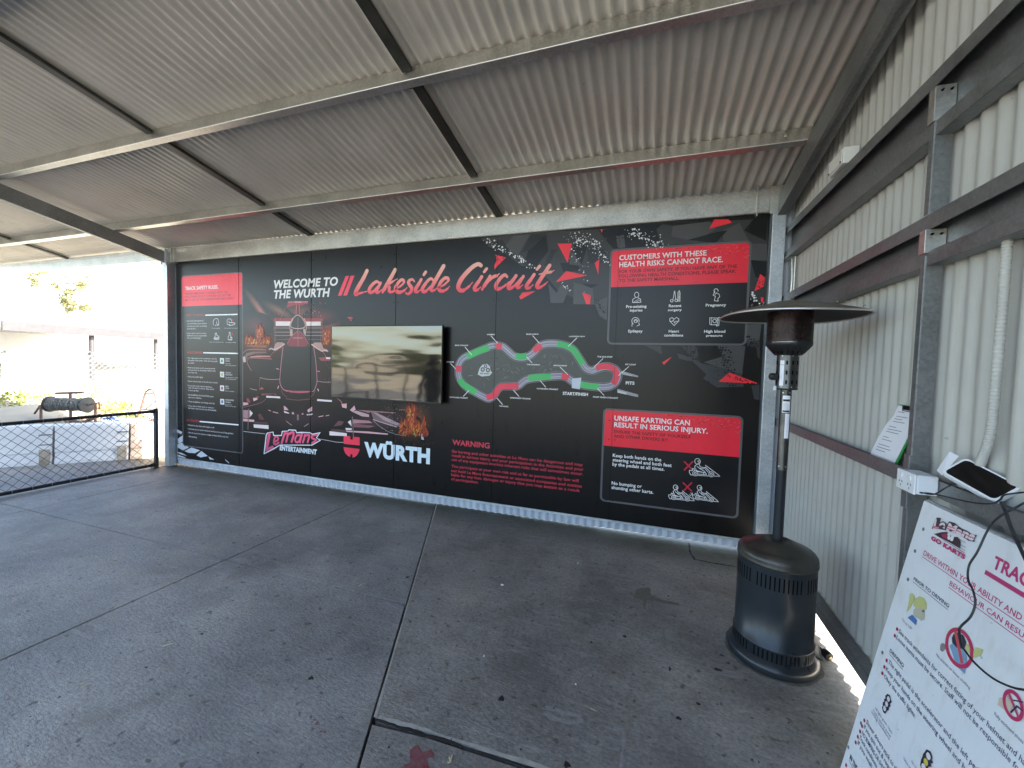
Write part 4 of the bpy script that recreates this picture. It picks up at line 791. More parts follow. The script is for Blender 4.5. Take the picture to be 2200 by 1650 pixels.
for pts, c in [([(370,452),(450,415),(538,382)], GN), ([(595,368),(640,374)], RD), ([(745,447),(790,452),(830,445)], GN), ([(885,410),(910,390),(945,365)], RD), ([(1065,357),(1110,362),(1160,380),(1200,410),(1235,465),(1263,512)], GN),
               ([(1365,540),(1420,527),(1480,535),(1520,570),(1520,620),(1500,665)], RD), ([(1238,666),(1310,678),(1385,685)], GN), ([(1100,600),(1130,608),(1155,618)], RD), ([(845,618),(930,610),(1018,608)], GN),
               ([(768,677),(700,680),(640,682),(608,705),(580,750),(520,768)], RD), ([(312,625),(340,665),(385,695),(440,730)], GN), ([(285,545),(327,548)], RD)]:
    p.stroke(L_(c3, pts), 12.8, c, caps=False, smooth=4)
p.poly(L_(c3, [(1180,622),(1252,614),(1240,705),(1178,694)]), (.58,.62,.70))
for pts in ([(1560,560),(1690,600),(1690,612),(1570,592)], [(1530,700),(1690,745),(1690,765),(1530,730)]): p.poly(L_(c3, pts), (.34,.34,.36))
p.poly(L_(c3, [(1530,712),(1600,728),(1600,745),(1530,730)]), (.58,.6,.62)); p.stroke(L_(c3, [(1545,570),(1640,600)]), 1.2, (.6,.6,.6))
for t, a, b, h in [('WOMBAT',(523,287),(588,287),9),('BROCK BEND',(828,284),(922,284),9),('LAKESIDE VIEW',(1158,301),(1280,302),9),('BACK STRAIGHT',(279,370),(381,371),9),('SWEEPER',(213,497),(272,498),8),('THE SANDBOX',(831,517),(935,521),9),
                   ('THE BUS STOP',(1374,459),(1491,460),11),('PIT LOOP',(1591,518),(1672,520),11),('BRIDGE BEND',(1039,525),(1141,527),9),('WATERVIEW STRAIGHT',(907,704),(1074,710),10),('CORKSCREW CHICANE',(702,775),(860,782),10),('CONTAINER STRAIGHT',(235,770),(377,776),9),('THE HOOK',(619,838),(691,842),9),('START FINISH STRAIGHT',(1341,769),(1535,777),11)]:
    p.text(t, c3(*a), c3(*b), c3(a[0], a[1]-h), WHT, bold=.03)
p.text('START/FINISH', c3(1109,748), c3(1303,754), c3(1110,725), WHT, bold=.03); p.text('PITS', c3(1594,667), c3(1661,668), c3(1594,644), WHT, bold=.03)
for pts in ([(556,293),(608,350)], [(876,290),(930,350)], [(1218,308),(1150,375)], [(355,378),(408,440)], [(242,503),(285,548)], [(830,455),(873,502)], [(1420,467),(1350,533)], [(1620,527),(1537,600)], [(1088,533),(1148,592)], [(935,638),(978,688)], [(728,710),(772,760)], [(342,760),(385,714)], [(600,770),(646,823)], [(1375,697),(1428,752)]):
    p.stroke(L_(c3, pts), 1.3, WHT, caps=False)
p.poly(L_(c3, [(470,540),(490,515),(525,508),(548,530),(552,560),(565,575),(545,600),(485,606),(453,590),(462,562)]), (.62,.63,.62)); 
for x, y, r_ in ((492,552,17), (532,556,17), (514,527,14)): p.disc(*c3(x, y), r_/3.5875, (.06,.06,.06), n=12); p.disc(*c3(x, y), r_*.55/3.5875, (.5,.5,.5), n=10)
p.text('GO KART', c3(470,592), c3(545,586), c3(470,580), (.05,.05,.05), bold=.03)
p.build('circuit_map', M['print'], mural)

# --- warning text
p = newp(.0006); WR = (.72,.055,.095)
p.text('WARNING', c3(258,1133), c3(545,1159), c3(258,1092), WR, bold=.022)
for t, a, b in [('Go karting and other activities at Le Mans can be dangerous and may',(254,1194),(1262,1294)),('result in serious injury, and your participation in the Activities and your',(254,1225),(1268,1331)),('use of any equipment involves inherent risks that will sometimes occur.',(253,1257),(1265,1366)),
                ('You participate at your own risk and as far as permissible by law will',(251,1307),(1230,1418)),('not hold Le Mans Entertainment or associated companies and entities',(250,1343),(1256,1460)),('liable for any loss, damages or injury that you may sustain as a result',(249,1375),(1238,1493)),('of participation.',(249,1405),(458,1431))]:
    p.text(t, c3(*a), c3(*b), c3(a[0], a[1]-21), WR, bold=.006)
p.build('warning_lettering', M['print'], mural)

# --- logos
p = newp(.0006)
out_ = [(38,440),(45,370),(65,200),(80,170),(160,157),(165,200),(255,200),(265,150),(340,145),(350,130),(440,135),(450,165),(500,160),(620,165),(640,185),(750,163),(700,235),(752,268),(640,332),(240,330),(170,375)]
p.poly(L_(lg, out_), (.78,.80,.82)); p.poly(L_(lg, [(48,425),(56,370),(76,205),(90,180),(150,168),(158,212),(262,212),(275,160),(345,155),(356,142),(432,147),(445,178),(612,176),(640,197),(725,180),(688,235),(732,266),(635,320),(235,320),(160,365)]), (.012,.012,.014))
zz0 = Mp(*lg(60,400))[1]; zz1 = Mp(*lg(60,190))[1]; LG = (zz0, (.42,.09,.18), zz1, (.92,.11,.22))
def lb(pts, w_, k=3): p.stroke(L_(lg, pts), w_/5.789, None, grad=LG, smooth=k)
lb([(108,190),(90,290),(70,385)], 38, 1); lb([(75,385),(150,350)], 30, 1); lb([(170,285),(215,262),(215,228),(185,222),(168,260),(165,305),(190,318),(225,295)], 20)
lb([(300,175),(280,240),(262,300)], 28, 1); lb([(300,185),(335,180),(330,240),(318,285)], 25); lb([(345,190),(400,165),(410,200),(385,285)], 28)
lb([(500,205),(455,205),(430,250),(440,288),(475,280),(500,225)], 22); lb([(515,190),(500,240),(490,290)], 24, 1); lb([(550,200),(540,250),(525,290)], 24, 1); lb([(555,210),(600,195),(602,225),(585,290)], 24); lb([(705,195),(640,212),(640,240),(690,262),(640,300)], 22)
p.text('ENTERTAINMENT', lg(237,425), lg(700,400), lg(245,368), (.72,.80,.84), bold=.05, shear=.1)
p.build('entertainment_logo', M['print'], mural)
p = newp(.0006); WRD = (.92,.055,.10)
p.poly(L_(lg, [(1033,208),(1115,215),(1115,255),(1145,258),(1148,222),(1232,228),(1232,330),(1033,310)]), WRD)
p.poly(L_(lg, [(1033,350),(1230,373),(1226,400),(1205,445),(1175,470),(1145,483),(1142,440),(1118,438),(1114,473),(1085,460),(1055,430),(1036,385)]), WRD)
p.text('WÜRTH', lg(1287,458), lg(2104,550), lg(1287,285), (.72,.84,.90), bold=.055)
p.build('screw_logo', M['print'], mural)
# seams drawn through the print as fine grooves
mb = MB()
for e in edges[1:-1]: mb.box((e-.0018, -.0125, ZB+.002), (e+.0018, -.0005, ZT-.002)) if False else mb.box((e-.0006, -.0040, ZB+.002), (e+.0006, -.0003, ZT-.002))
mb.build('panel_joint', M['void'], mural)

# ================================================================== ROOF
def roof_z(y): return 3.083+.19*(-y)
A_ = .008; PT = .0762
roof = empty('shelter_roof', 'corrugated cream metal roof on galvanised purlins and rafters over the concrete floor', 'roof')
def corr_strip(n_pitch, f, seg=8):
    mb = MB(); vs_ = []; k = n_pitch*seg
    for i in range(k+1):
        s_ = i/seg*PT; o = A_*math.cos(2*PI*i/seg); a, b = f(s_, o); vs_ += [a, b]
    mb.add(vs_, [(2*i, 2*i+2, 2*i+3, 2*i+1) for i in range(k)], None, True); return mb
Y0, Y1 = .16, -6.3
me = corr_strip(11, lambda s_, o: ((s_, Y0, roof_z(Y0)+o*1.25), (s_, Y1, roof_z(Y1)+o*1.25))).mesh('roof_sheet'); me.materials.append(M['roof_sheet'])
for i in range(17): inst('roof_sheet', me, roof, (1.068-.762*(i+1), 0, .0008*(i % 2)))
def cprof(h, wd, lip=.015, t=.004, flip=1):
    """C section, web on side 0, flanges to side +wd; outline with thickness"""
    o = [(0,-h/2),(wd,-h/2),(wd,-h/2+lip),(wd-t,-h/2+lip),(wd-t,-h/2+t),(t,-h/2+t),(t,h/2-t),(wd-t,h/2-t),(wd-t,h/2-lip),(wd,h/2-lip),(wd,h/2),(0,h/2)]
    o = [(flip*a, b) for a, b in o]
    return o if flip > 0 else o[::-1]
up = Vector((0, .187, .982))
# purlins run along x; swept from +x to -x the side vector is +y
for yp in (-.65,-1.66,-2.67,-3.68,-4.69,-5.70):
    zc = 2.977+.19*(-yp)+.049; mb = MB(); mb.prism(cprof(.098,.052,.014)[::-1], (1.055, yp, zc), (-11.35, yp, zc), up)
    pu = mb.build('purlin', M['galv'], roof, bevel=.0045, segs=3)
    mb = MB(); q0 = Vector((0, yp, zc))-up.normalized()*.0455; mb.tube([(1.05, q0.y-.0012, q0.z), (-11.3, q0.y-.0012, q0.z)], .0042, 10); mb.build('highlight_bead', M['galv_pale'], pu)  # pale bead added to draw the highlight on the purlin's rounded lower corner
for xb in (-1.5,-3.92,-8.77,-11.2):
    ys = [0.0,-.65,-1.66,-2.67,-3.68,-4.69]
    for a, b in zip(ys, ys[1:]):
        ya, yb = a-.005, b+.058; za_, zb2 = roof_z(ya)-.040, roof_z(yb)-.040
        if yb < -3.0 and xb < -4: continue
        mb = MB(); mb.prism([(-.034,-.013),(.034,-.013),(.034,.013),(-.034,.013)], (xb, ya, za_), (xb, yb, zb2)); 
        mb.box((xb-.028, yb-.02, zb2-.055), (xb+.028, yb+.004, zb2-.01)); mb.build('bridging_strut', M['strut'], roof, bevel=.002, segs=1)
def rafter(x, flip, ya=.03, yb=-6.2):
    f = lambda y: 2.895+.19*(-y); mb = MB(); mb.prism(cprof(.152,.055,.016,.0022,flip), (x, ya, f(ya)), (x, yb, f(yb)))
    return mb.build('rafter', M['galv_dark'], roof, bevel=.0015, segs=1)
rafter(.925, -1 if True else 1); rafter(-6.385, 1)
rafter(1.0, 1, -.05)
mb = MB(); mb.box((-6.362,-.030,2.868), (.893,-.026,3.034)); mb.box((-6.362,-.030,2.862), (.893,.030,2.868)); mb.box((-6.362,-.030,3.034), (.893,.030,3.040)); mb.box((-6.362,-.034,2.868), (.893,-.030,2.886)); mb.build('header_beam', M['galv'], roof, bevel=.002, segs=2)
mb = MB(); mb.box((-11.4,-.040,2.905), (-6.48,-.034,3.055)); mb.box((-11.4,-.04,2.899), (-6.48,.02,2.905)); mb.box((-11.4,-.048,3.02), (-6.48,-.04,3.055)); mb.build('eave_beam', M['galv_blue'], roof, bevel=.002)
for x0, x1, y0, z0, z1 in ((-6.352,-6.340,-.055,2.845,3.05), (.772,.782,-.050,2.835,3.075), (-6.30,-6.294,-.055,2.845,3.05)):
    mb = MB(); mb.box((x0,y0,z0), (x1,.02,z1)); mb.build('end_plate', M['galv'], roof, bevel=.001, segs=1)
def bolt(c, d, r=.009, parent=None, mat='galv', name='bolt'):
    mb = MB(); c = Vector(c); d = Vector(d); mb.tube([c, c+d*.003], r*1.5, 12, False); mb.tube([c+d*.003, c+d*.010], r, 6, False); return mb.build(name, M[mat], parent)
mb = MB(); mb.box((.868,-.052,2.842), (1.005,-.046,3.062)); mb.build('knee_plate', M['galv'], roof, bevel=.001, segs=1)
for x in (.882,.990):
    for z_ in (2.858,3.045): bolt((x,-.052,z_), (0,-1,0), .006, roof)
mb = MB(); mb.box((-6.46,-.112,2.80), (-6.355,-.106,2.985)); mb.build('knee_plate', M['galv_blue'], roof, bevel=.001, segs=1)
for x in (-6.445,-6.37):
    for z_ in (2.83,2.96): bolt((x,-.112,z_), (0,-1,0), .006, roof)
bolt((.80,-.66,3.15), (0,-1,0), .007, roof); bolt((.86,-1.67,3.33), (0,-1,0), .007, roof)
for yp in (-.65,-1.66,-2.67):
    for k in range(34):
        x = .95-k*.3048
        if k % 2 or x < -9.3: continue
        mb = MB(); c_ = Vector((x, yp-.012, roof_z(yp-.012)-.0085)); mb.tube([c_, c_-Vector((0,0,.010))], .0022, 5, False); o = mb.build('screw_tip', M['galv_pale'], roof)
# ridge / side flashing over the right-hand wall head
mb = MB(); mb.prism([(-.06,0),(.01,0),(.01,-.05),(-.06,-.05)], (1.045,.1,3.03), (1.045,-6.2,4.227)); mb.build('side_flashing', M['galv_dark'], roof)

# ================================================================== POSTS
def post(x0, x1, y0, y1, z1, label, mat):
    t = empty('steel_post', label, 'post')
    mb = MB(); mb.box((x0,y0,0.002), (x1,y1,z1)); mb.build('post_shaft', M[mat], t, bevel=.004)
    mb = MB(); mb.box((x0-.012,y0-.012,.001), (x1+.004,y1,.010)); mb.build('base_plate', M['galv_dark'], t, bevel=.001, segs=1); return t
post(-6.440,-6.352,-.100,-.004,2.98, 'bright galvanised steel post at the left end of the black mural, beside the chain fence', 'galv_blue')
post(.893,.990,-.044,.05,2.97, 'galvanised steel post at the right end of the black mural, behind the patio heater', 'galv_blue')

# ================================================================== BACK WALL (behind the mural)
bw = empty('back_wall', 'pale corrugated steel wall behind the black mural, its bottom edge showing above the floor', 'wall')
me = corr_strip(11, lambda s_, o: ((s_, .030+o, .009), (s_, .030+o, 3.077)))
me = me.mesh('wall_sheet'); me.materials.append(M['back_sheet'])
for i in range(10): inst('wall_sheet', me, bw, (-6.62+.762*i, .0007*(i % 2), (0, .004, 0, -.003, .003, 0, -.003, .001, .010, .015)[i]))
mb = MB(); mb.box((.992,.052,.02), (1.085,.056,3.05)); mb.build('corner_flashing', M['galv_dark'], bw)
mb = MB(); mb.box((-6.34,.046,.9), (.9,.10,.96)); mb.box((-6.34,.046,2.0), (.9,.10,2.06)); mb.build('rear_girt', M['galv'], bw)

# ================================================================== SIDE WALL
sw = empty('side_wall', 'cream corrugated steel wall on the right with galvanised girts and studs', 'wall')
XW = 1.070
for k in range(9):
    y_ = .10-k*.762
    def f(s_, o, y_=y_, k=k): yy = y_-s_; return ((XW+o*1.2+.0007*(k % 2), yy, .057), (XW+o*1.2+.0007*(k % 2), yy, roof_z(min(yy, .1))-.01))
    corr_strip(11, f).build('wall_sheet', M['wall_sheet'], sw)
YE = -6.2; YS = .03
def wide_girt(z0, z1, lip, mat):
    mb = MB()
    mb.box((1.000,YE,z1-lip), (1.003,YS,z1)); mb.box((1.000,YE,z0), (1.003,YS,z0+lip-.004)); mb.box((1.003,YE,z1-.003), (1.058,YS,z1)); mb.box((1.003,YE,z0), (1.058,YS,z0+.003)); mb.box((1.055,YE,z0+.003), (1.058,YS,z1-.003))
    return mb.build('girt', M[mat], sw, bevel=.001, segs=1)
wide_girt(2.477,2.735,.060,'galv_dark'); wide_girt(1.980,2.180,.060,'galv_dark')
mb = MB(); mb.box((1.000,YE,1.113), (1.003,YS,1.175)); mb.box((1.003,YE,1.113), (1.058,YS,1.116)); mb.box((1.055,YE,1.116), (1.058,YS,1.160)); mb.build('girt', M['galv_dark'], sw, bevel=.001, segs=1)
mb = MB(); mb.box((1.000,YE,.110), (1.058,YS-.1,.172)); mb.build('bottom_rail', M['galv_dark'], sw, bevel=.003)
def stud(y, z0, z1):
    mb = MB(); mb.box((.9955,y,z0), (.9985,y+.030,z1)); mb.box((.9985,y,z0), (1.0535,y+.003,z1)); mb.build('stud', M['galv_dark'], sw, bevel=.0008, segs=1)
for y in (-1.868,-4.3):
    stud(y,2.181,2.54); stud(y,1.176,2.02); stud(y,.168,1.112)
    for z0, z1 in ((2.53,2.66),(2.03,2.12),(1.176,1.235),(1.02,1.110)):
        mb = MB(); mb.box((.989,y-.006,z0), (1.052,y-.003,z1)); mb.box((.989,y-.003,z0), (.992,y+.034,z1)); mb.build('stud_bracket', M['galv' if z0 > 1.9 else 'galv_dark'], sw, bevel=.0006, segs=1)
        for xx in (1.008,1.036) if z0 > 1.9 else (): bolt((xx,y-.006,z1-.02), (0,-1,0), .003, sw, 'void')
# flat bracket strap near the corner post
mb = MB(); mb.box((.985,-.12,2.470), (1.055,.02,2.474)); mb.build('corner_strap', M['galv'], sw)

# corner conduit (grey) behind the right post
c = empty('corner_conduit', 'thin grey conduit bending down in the corner behind the right post', 'conduit')
mb = MB(); mb.tube(spline3 := [Vector((1.03,-.10,2.46)), Vector((1.035,-.11,2.30)), Vector((1.035,-.10,2.15)), Vector((1.02,-.06,2.02)), Vector((1.0,-.02,1.95)), Vector((1.0,.005,1.85))], .008, 8); mb.build('conduit_pipe', M['galv'], c)
mb = MB(); mb.tube([(1.045,-.13,2.47),(1.045,-.13,1.2)], .007, 8); mb.build('conduit_pipe', M['galv'], c)

# flexible white conduit
pts = [hit(px, py, 0, 1.040) for px, py in [(2160,600),(2152,700),(2140,830),(2130,930),(2110,990),(2095,1015),(2070,1045)]]
pts = [Vector((1.040, pts[0].y, 1.995))]+pts
P2 = [Vector((1.04, 0, 0)) for _ in pts]; sp = []
yz = spline([(q.y, q.z) for q in pts], 56); mb = MB(); rs = []
path = [Vector((1.038, a, b)) for a, b in yz]; rs = [.0135 if i % 4 < 2 else .0112 for i in range(len(path))]
mb.tube(path, rs, 12); tag(mb.build('flexible_conduit', M['conduit']), 'ribbed off-white flexible conduit running down the side wall beside the stud', 'conduit')

# emergency light / junction box
t = empty('junction_box', 'white plastic enclosure standing on the top girt near the roof corner', 'electrical box')
mb = MB(); mb.box((.978,-1.099,2.738), (1.052,-.907,2.828)); mb.build('box_body', M['white_case'], t, bevel=.004)
mb = MB(); mb.box((.972,-1.090,2.746), (.9775,-.916,2.820)); mb.build('box_lid', M['white_case'], t, bevel=.002)
for y in (-1.082,-.924):
    mb = MB(); mb.lathe([(.0001,0),(.005,0),(.005,.004),(.0001,.004)], n=10); o = mb.build('lid_screw', M['black'], t); o.location = (.972,y,2.752); o.rotation_euler = (0,-PI/2,0)

# power outlet
t = empty('power_outlet', 'white double power point box screwed to the lower girt beside the stud', 'power outlet')
mb = MB(); mb.box((.936,-2.034,1.118), (.9995,-1.924,1.189)); mb.build('outlet_box', M['white_plastic'], t, bevel=.005, segs=3)
mb = MB(); mb.box((.929,-2.036,1.116), (.9355,-1.922,1.191)); mb.build('face_plate', M['white_plastic'], t, bevel=.003)
for y in (-1.952,-2.006):
    mb = MB(); mb.box((.9255,y-.008,1.164), (.9288,y+.008,1.180)); mb.build('rocker_switch', M['white_plastic'], t, bevel=.001)
    mb = MB()
    for dy, dz, a in ((-.008,.004,.5),(.008,.004,-.5),(0,-.010,0)):
        mb.prism([(-.0012,-.004),(.0012,-.004),(.0012,.004),(-.0012,.004)], (.9289,y+dy,1.143+dz), (.9280,y+dy,1.143+dz), Vector((0, math.sin(a), math.cos(a))))
    mb.build('socket_slot', M['void'], t)

# clipboard
t = empty('clipboard', 'clipboard with printed white sheets leaning on the wall in the lower girt channel', 'clipboard')
def sheet(pts, x0, x1, mat, name, th=.002):
    """polygon in (y, z) leaning from x0 (bottom) to x1 (top)"""
    zs = [q[1] for q in pts]; a, b = min(zs), max(zs); n = len(pts); mb = MB()
    v = [(x0+(x1-x0)*(z_-a)/(b-a), y, z_) for y, z_ in pts]
    mb.add(v+[(x+th, y, z_) for x, y, z_ in v], [tuple(range(n)), tuple(range(2*n-1, n-1, -1))]+[(i, n+i, n+(i+1) % n, (i+1) % n) for i in range(n)]); return mb.build(name, M[mat], t)
sheet([(-1.500,1.119),(-1.675,1.119),(-1.775,1.32),(-1.832,1.425),(-1.66,1.425)], 1.030, 1.046, 'green', 'backing_board', .003)
pa = [(-1.478,1.119),(-1.484,1.18),(-1.530,1.258),(-1.580,1.325),(-1.630,1.372),(-1.655,1.420),(-1.834,1.420),(-1.768,1.318),(-1.692,1.180),(-1.665,1.119)]
sheet(pa[::-1], 1.0265, 1.0430, 'paper', 'paper_sheet')
mb = MB(); mb.box((1.036,-1.80,1.405), (1.041,-1.70,1.424)); mb.build('clip', M['steel_brushed'], t, bevel=.001)
mb = MB(); mb.tube([(1.034,-1.715,1.422),(1.033,-1.710,1.402),(1.033,-1.80,1.400),(1.034,-1.806,1.42)], .0018, 6); mb.build('clip_wire', M['black'], t)
def cc8(a, b): return (1850+a/6.111, 860+b/6.111)
Fc = lambda u, v, h: Vector((1.0262+.0165*(v-1.119)/.301-h, u, v))
def Cp(x, y): q = hit(x, y, 0, 1.033); return (q.y, q.z)
p = Print(Fc, Cp, .0008, .00002)
for a, b in [((455,148),(540,160)),((440,208),(585,232)),((418,240),(520,258)),((402,274),(550,300)),((355,338),(448,357)),((338,374),(520,411)),((322,405),(482,443)),((288,472),(362,492)),((273,505),(402,542)),((235,570),(378,614)),((218,606),(392,660)),((203,640),(327,682))]:
    p.stroke([cc8(*a), cc8(*b)], .9, (.16,.15,.19), caps=False)
o = p.build('printed_lines', M['print_sign'], t)

# tablet in a white case with a folded sheet behind it
t = empty('tablet', 'black-screened tablet in a white case lying on the lower girt with a cable plugged in', 'tablet')
dL, dT, dR, dB_ = [ray(*q)/FPX for q in ((2020,1013), (2063,978), (2185,1040), (2137,1079))]
tL = .950/dL.x; mt = Matrix((dT, dB_, -dR)).transposed(); tT, tB, tR = mt.inverted() @ (dL*tL)
Lc, Tc, Rc, Bc = CAM+dL*tL, CAM+dT*tT, CAM+dR*tR, CAM+dB_*tB
print('TABLET', Lc, Tc, Rc, Bc, (Tc-Lc).length, (Bc-Lc).length, (Tc-Lc).normalized().dot((Bc-Lc).normalized()))
nn = (Bc-Lc).cross(Tc-Lc).normalized(); nn = -nn if nn.dot(CAM-Lc) < 0 else nn
ex, ey = (Bc-Lc), (Tc-Lc); wl, wh = ex.length, ey.length; ex.normalize(); ey = (ey-ex*ey.dot(ex)).normalized()
def tpt(u, v, h): return Lc+ex*u+ey*v+nn*h
def rr2(x0, x1, y0, y1, r, n=5):
    return rrect(x0, x1, y0, y1, r, n)
def slabrr(rect, h0, h1, mat, name):
    q = rr2(*rect); n = len(q); mb = MB(); P = [tpt(u, v, h0) for u, v in q]+[tpt(u, v, h1) for u, v in q]
    mb.add(P, [tuple(range(n-1, -1, -1)), tuple(range(n, 2*n))]+[(i, (i+1) % n, n+(i+1) % n, n+i) for i in range(n)]); o = mb.build(name, M[mat], t, bevel=.0008, segs=1); return o
slabrr((0, wl, 0, wh, .014), -.018, 0, 'white_plastic', 'case')
M['glass_black'] = simple('black_screen_glass', (.004,.004,.005), (.005,.005,.006), .06, rvar=.02)
slabrr((.007, wl-.007, .006, wh-.006, .012), .0003, .0012, 'glass_black', 'screen')
mb = MB(); mb.add([Lc+Vector((.012,.012,-.014)), Lc+Vector((.02,.055,-.006)), Tc+Vector((-.004,.045,.004)), Tc+Vector((0,.006,-.004))], [(0,1,2,3)]); mb.add([Lc+Vector((.012,.012,-.0155)), Lc+Vector((.02,.055,-.0075)), Tc+Vector((-.004,.045,.0025)), Tc+Vector((0,.006,-.0055))], [(3,2,1,0)]); tag(mb.build('folded_paper', M['paper']), 'folded white paper sticking out behind the tablet', 'paper')

# cables
def cable(pts, r, label, name='cable', k=8):
    q = []
    n = len(pts)
    V = [hit(px, py, 0, x) for px, py, x in pts]
    for i in range(n-1):
        p0, p1, p2, p3 = V[max(i-1, 0)], V[i], V[i+1], V[min(i+2, n-1)]
        for j in range(k):
            t_ = j/k; q.append(.5*((2*p1)+(p2-p0)*t_+(2*p0-5*p1+4*p2-p3)*t_*t_+(-p0+3*p1-3*p2+p3)*t_**3))
    q.append(V[-1]); mb = MB(); mb.tube(q, r, 8); return tag(mb.build(name, M['cable']), label, 'cable', 'cables round the tablet')
cable([(1981,1060,.925),(1978,1058,.925),(2005,1062,.915),(2030,1049,.915),(2045,1041,.93),(2052,1040,.95)], .0022, 'short black cable looping from the outlet box up to the tablet')
cable([(1981,1059,.925),(2000,1060,.915),(2040,1069,.915),(2090,1080,.915),(2130,1082,.91),(2148,1074,.90),(2160,1063,.90),(2205,1057,.90),(2260,1050,.91)], .0022, 'black cable running level along the girt under the tablet')
cable([(2240,1066,.99),(2206,1078,.93),(2180,1092,.92),(2150,1108,.90),(2125,1134,.895),(2100,1185,.878),(2082,1215,.868),(2080,1245,.860),(2091,1270,.85),(2095,1298,.845),(2085,1325,.836),(2065,1345,.828),(2061,1356,.822),(2066,1385,.812),(2072,1396,.810),(2095,1425,.806),(2130,1455,.80),(2165,1473,.80),(2200,1482,.80),(2260,1486,.80)], .0026, 'long black cable trailing down in a loop over the white track board', k=10)
cable([(2152,1080,.93),(2160,1098,.90),(2175,1140,.890),(2205,1205,.87),(2260,1320,.845)], .0042, 'thicker black cable hanging over the top edge of the white track board')

# ================================================================== WHITE BOARD LEANING ON THE WALL
board = empty('track_rules_board', 'white track rules board with pink headings leaning against the lower girt', 'sign board')
T0 = Vector((.960, -2.034, 1.100)); upv = Vector((.177, 0, .984)).normalized(); nb = Vector((-upv.z, 0, upv.x)); BW, BH = 1.15, T0.z/upv.z-.002
def Fb(u, v, h): return T0+Vector((0,-1,0))*u+upv*v+nb*h
def Bp(x, y): d = ray(x, y); t = (T0-CAM).dot(nb)/d.dot(nb); q = CAM+d*t-T0; return (-q.y, q.dot(upv))
def bbox_(mb, u0, u1, v0, v1, h0, h1):
    P = [Fb(u, v, h) for h in (h0, h1) for u, v in ((u0,v0),(u1,v0),(u1,v1),(u0,v1))]; mb.add(P, [(0,3,2,1),(4,5,6,7),(0,1,5,4),(1,2,6,5),(2,3,7,6),(3,0,4,7)])
M['board'] = sheet_mat('weathered_white_board', (.70,.73,.75), (.78,.80,.81), (.50,.47,.40), (3,3,1.2), .45)
mb = MB(); bbox_(mb, 0, BW, -BH, 0, -.012, 0); mb.build('board_panel', M['board'], board, bevel=.002)
mb = MB(); bbox_(mb, .006, BW, .0005, .007, -.016, -.002); bbox_(mb, .012, BW, .0005, .006, -.026, -.019); mb.build('top_edging', M['galv_blue'], board, bevel=.001, segs=1)
def z2(x, y): return (1960+x/6.875, 1060+y/6.875)
def z3(x, y): return (1900+x/7.333, 1250+y/7.333)
def z4(x, y): return (1800+x/5.5, 1440+y/5.5)
def z7(x, y): return (1500+x/2.894, 1080+y/2.894)
p = Print(Fb, Bp, .0006, .00003)
MG = (.50,.045,.16); NV = (.055,.055,.12); BKK = (.03,.03,.06); PKB = (.76,.60,.66)
def btxt(s_, bl, br, tl, c, bold=0, prefix=None, under=None, glow=False, shear=0):
    bl = tuple(bl); ul = Bp(*bl); ur = Bp(*br); v = (ul[1]+ur[1])/2
    if glow: h = abs(Bp(*tl)[1]-v); p.polyuv([(ul[0]-.004, v-.004), (max(ur[0], ul[0]+.1)+.3*(prefix is not None), v-.004), (max(ur[0], ul[0]+.1)+.3*(prefix is not None), v+h*1.1), (ul[0]-.004, v+h*1.1)], PKB)
    p.text(s_, bl, br, tl, c, bold=bold, prefix=prefix, shear=shear)
    if under:
        e = ur[0]+(.3 if prefix else 0); p.polyuv([(ul[0], v-.006-under), (e, v-.006-under), (e, v-.006), (ul[0], v-.006)], c)
btxt('TRACK RULES', z2(1180,1090), z2(1570,1310), z2(1170,885), MG, .035, prefix='TRA'); u0 = Bp(*z2(1080,1155)); u1 = Bp(*z2(1640,1500)); v = (u0[1]+u1[1])/2; p.polyuv([(u0[0], v-.007), (u0[0]+.9, v-.007), (u0[0]+.9, v+.006), (u0[0], v+.006)], MG)
btxt('DRIVE WITHIN YOUR ABILITY AND YOUR', z2(165,900), z3(2150,632), z2(187,832), MG, .012, prefix='DRIVE WITHIN YOUR ABILITY AND', under=.0022)
btxt('BEHAVIOUR CAN RESULT', z2(550,1350), z3(2190,898), z2(570,1285), MG, .012, prefix='BEHAVIOUR CAN RESU', under=.0022)
btxt('PRIOR TO DRIVING', z2(20,1278), z3(1015,410), z2(33,1234), BKK, .016, under=.0016)
def small(s_, a, b, prefix=None, cap=.0135, c=NV, bold=.004):
    h = Bp(a[0], a[1]); # cap height in board metres: find the pixel above by offset along the board
    ul = Bp(*a); ur = Bp(*b); v = (ul[1]+ur[1])/2
    me_, w_, cp_ = font_mesh(s_, bold, 0); pw = font_mesh(prefix, bold, 0)[1] if prefix else w_
    sx = (ur[0]-ul[0])/pw; sy_ = cap/cp_; lf = p.lift(); vs_ = [(ul[0]+x*sx, v+y*sy_) for x, y in me_[0]]; p.mb.add([Fb(u, w2, lf) for u, w2 in vs_], me_[1], c)
small('See track attendants for correct fitting of your helmet and harness', z3(230,790), z4(2170,1108), 'See track attendants for correct fitting of your helmet and h', .0150)
small('Loose items must be secure. Staff will not be responsible for', z3(190,897), z4(2090,1158), 'Loose items must be secure. Staff will not be responsible f', .0150)
btxt('DRIVING', z3(85,1100), z3(300,1356), z3(102,1052), BKK, .016, under=.0016)
small('The right pedal is the accelerator and the left pedal', z7(1185,992), z4(1580,1146), 'The right pedal is the accelerator and the left p', .0150)
small('Keep your hands on the steering wheel and both', z7(1168,1042), z4(1440,1116), 'Keep your hands on the steering wheel and', .0150)
small('Obey the traffic lights.', z7(1155,1088), z7(1350,1341), None, .0145)
small('Slower drivers stick to the left', z7(1045,1372), z7(1190,1603), 'Slower drivers stick', .0150); small('If you spin out & require', z7(1030,1402), z7(1150,1594), 'If you spin out &', .0150)
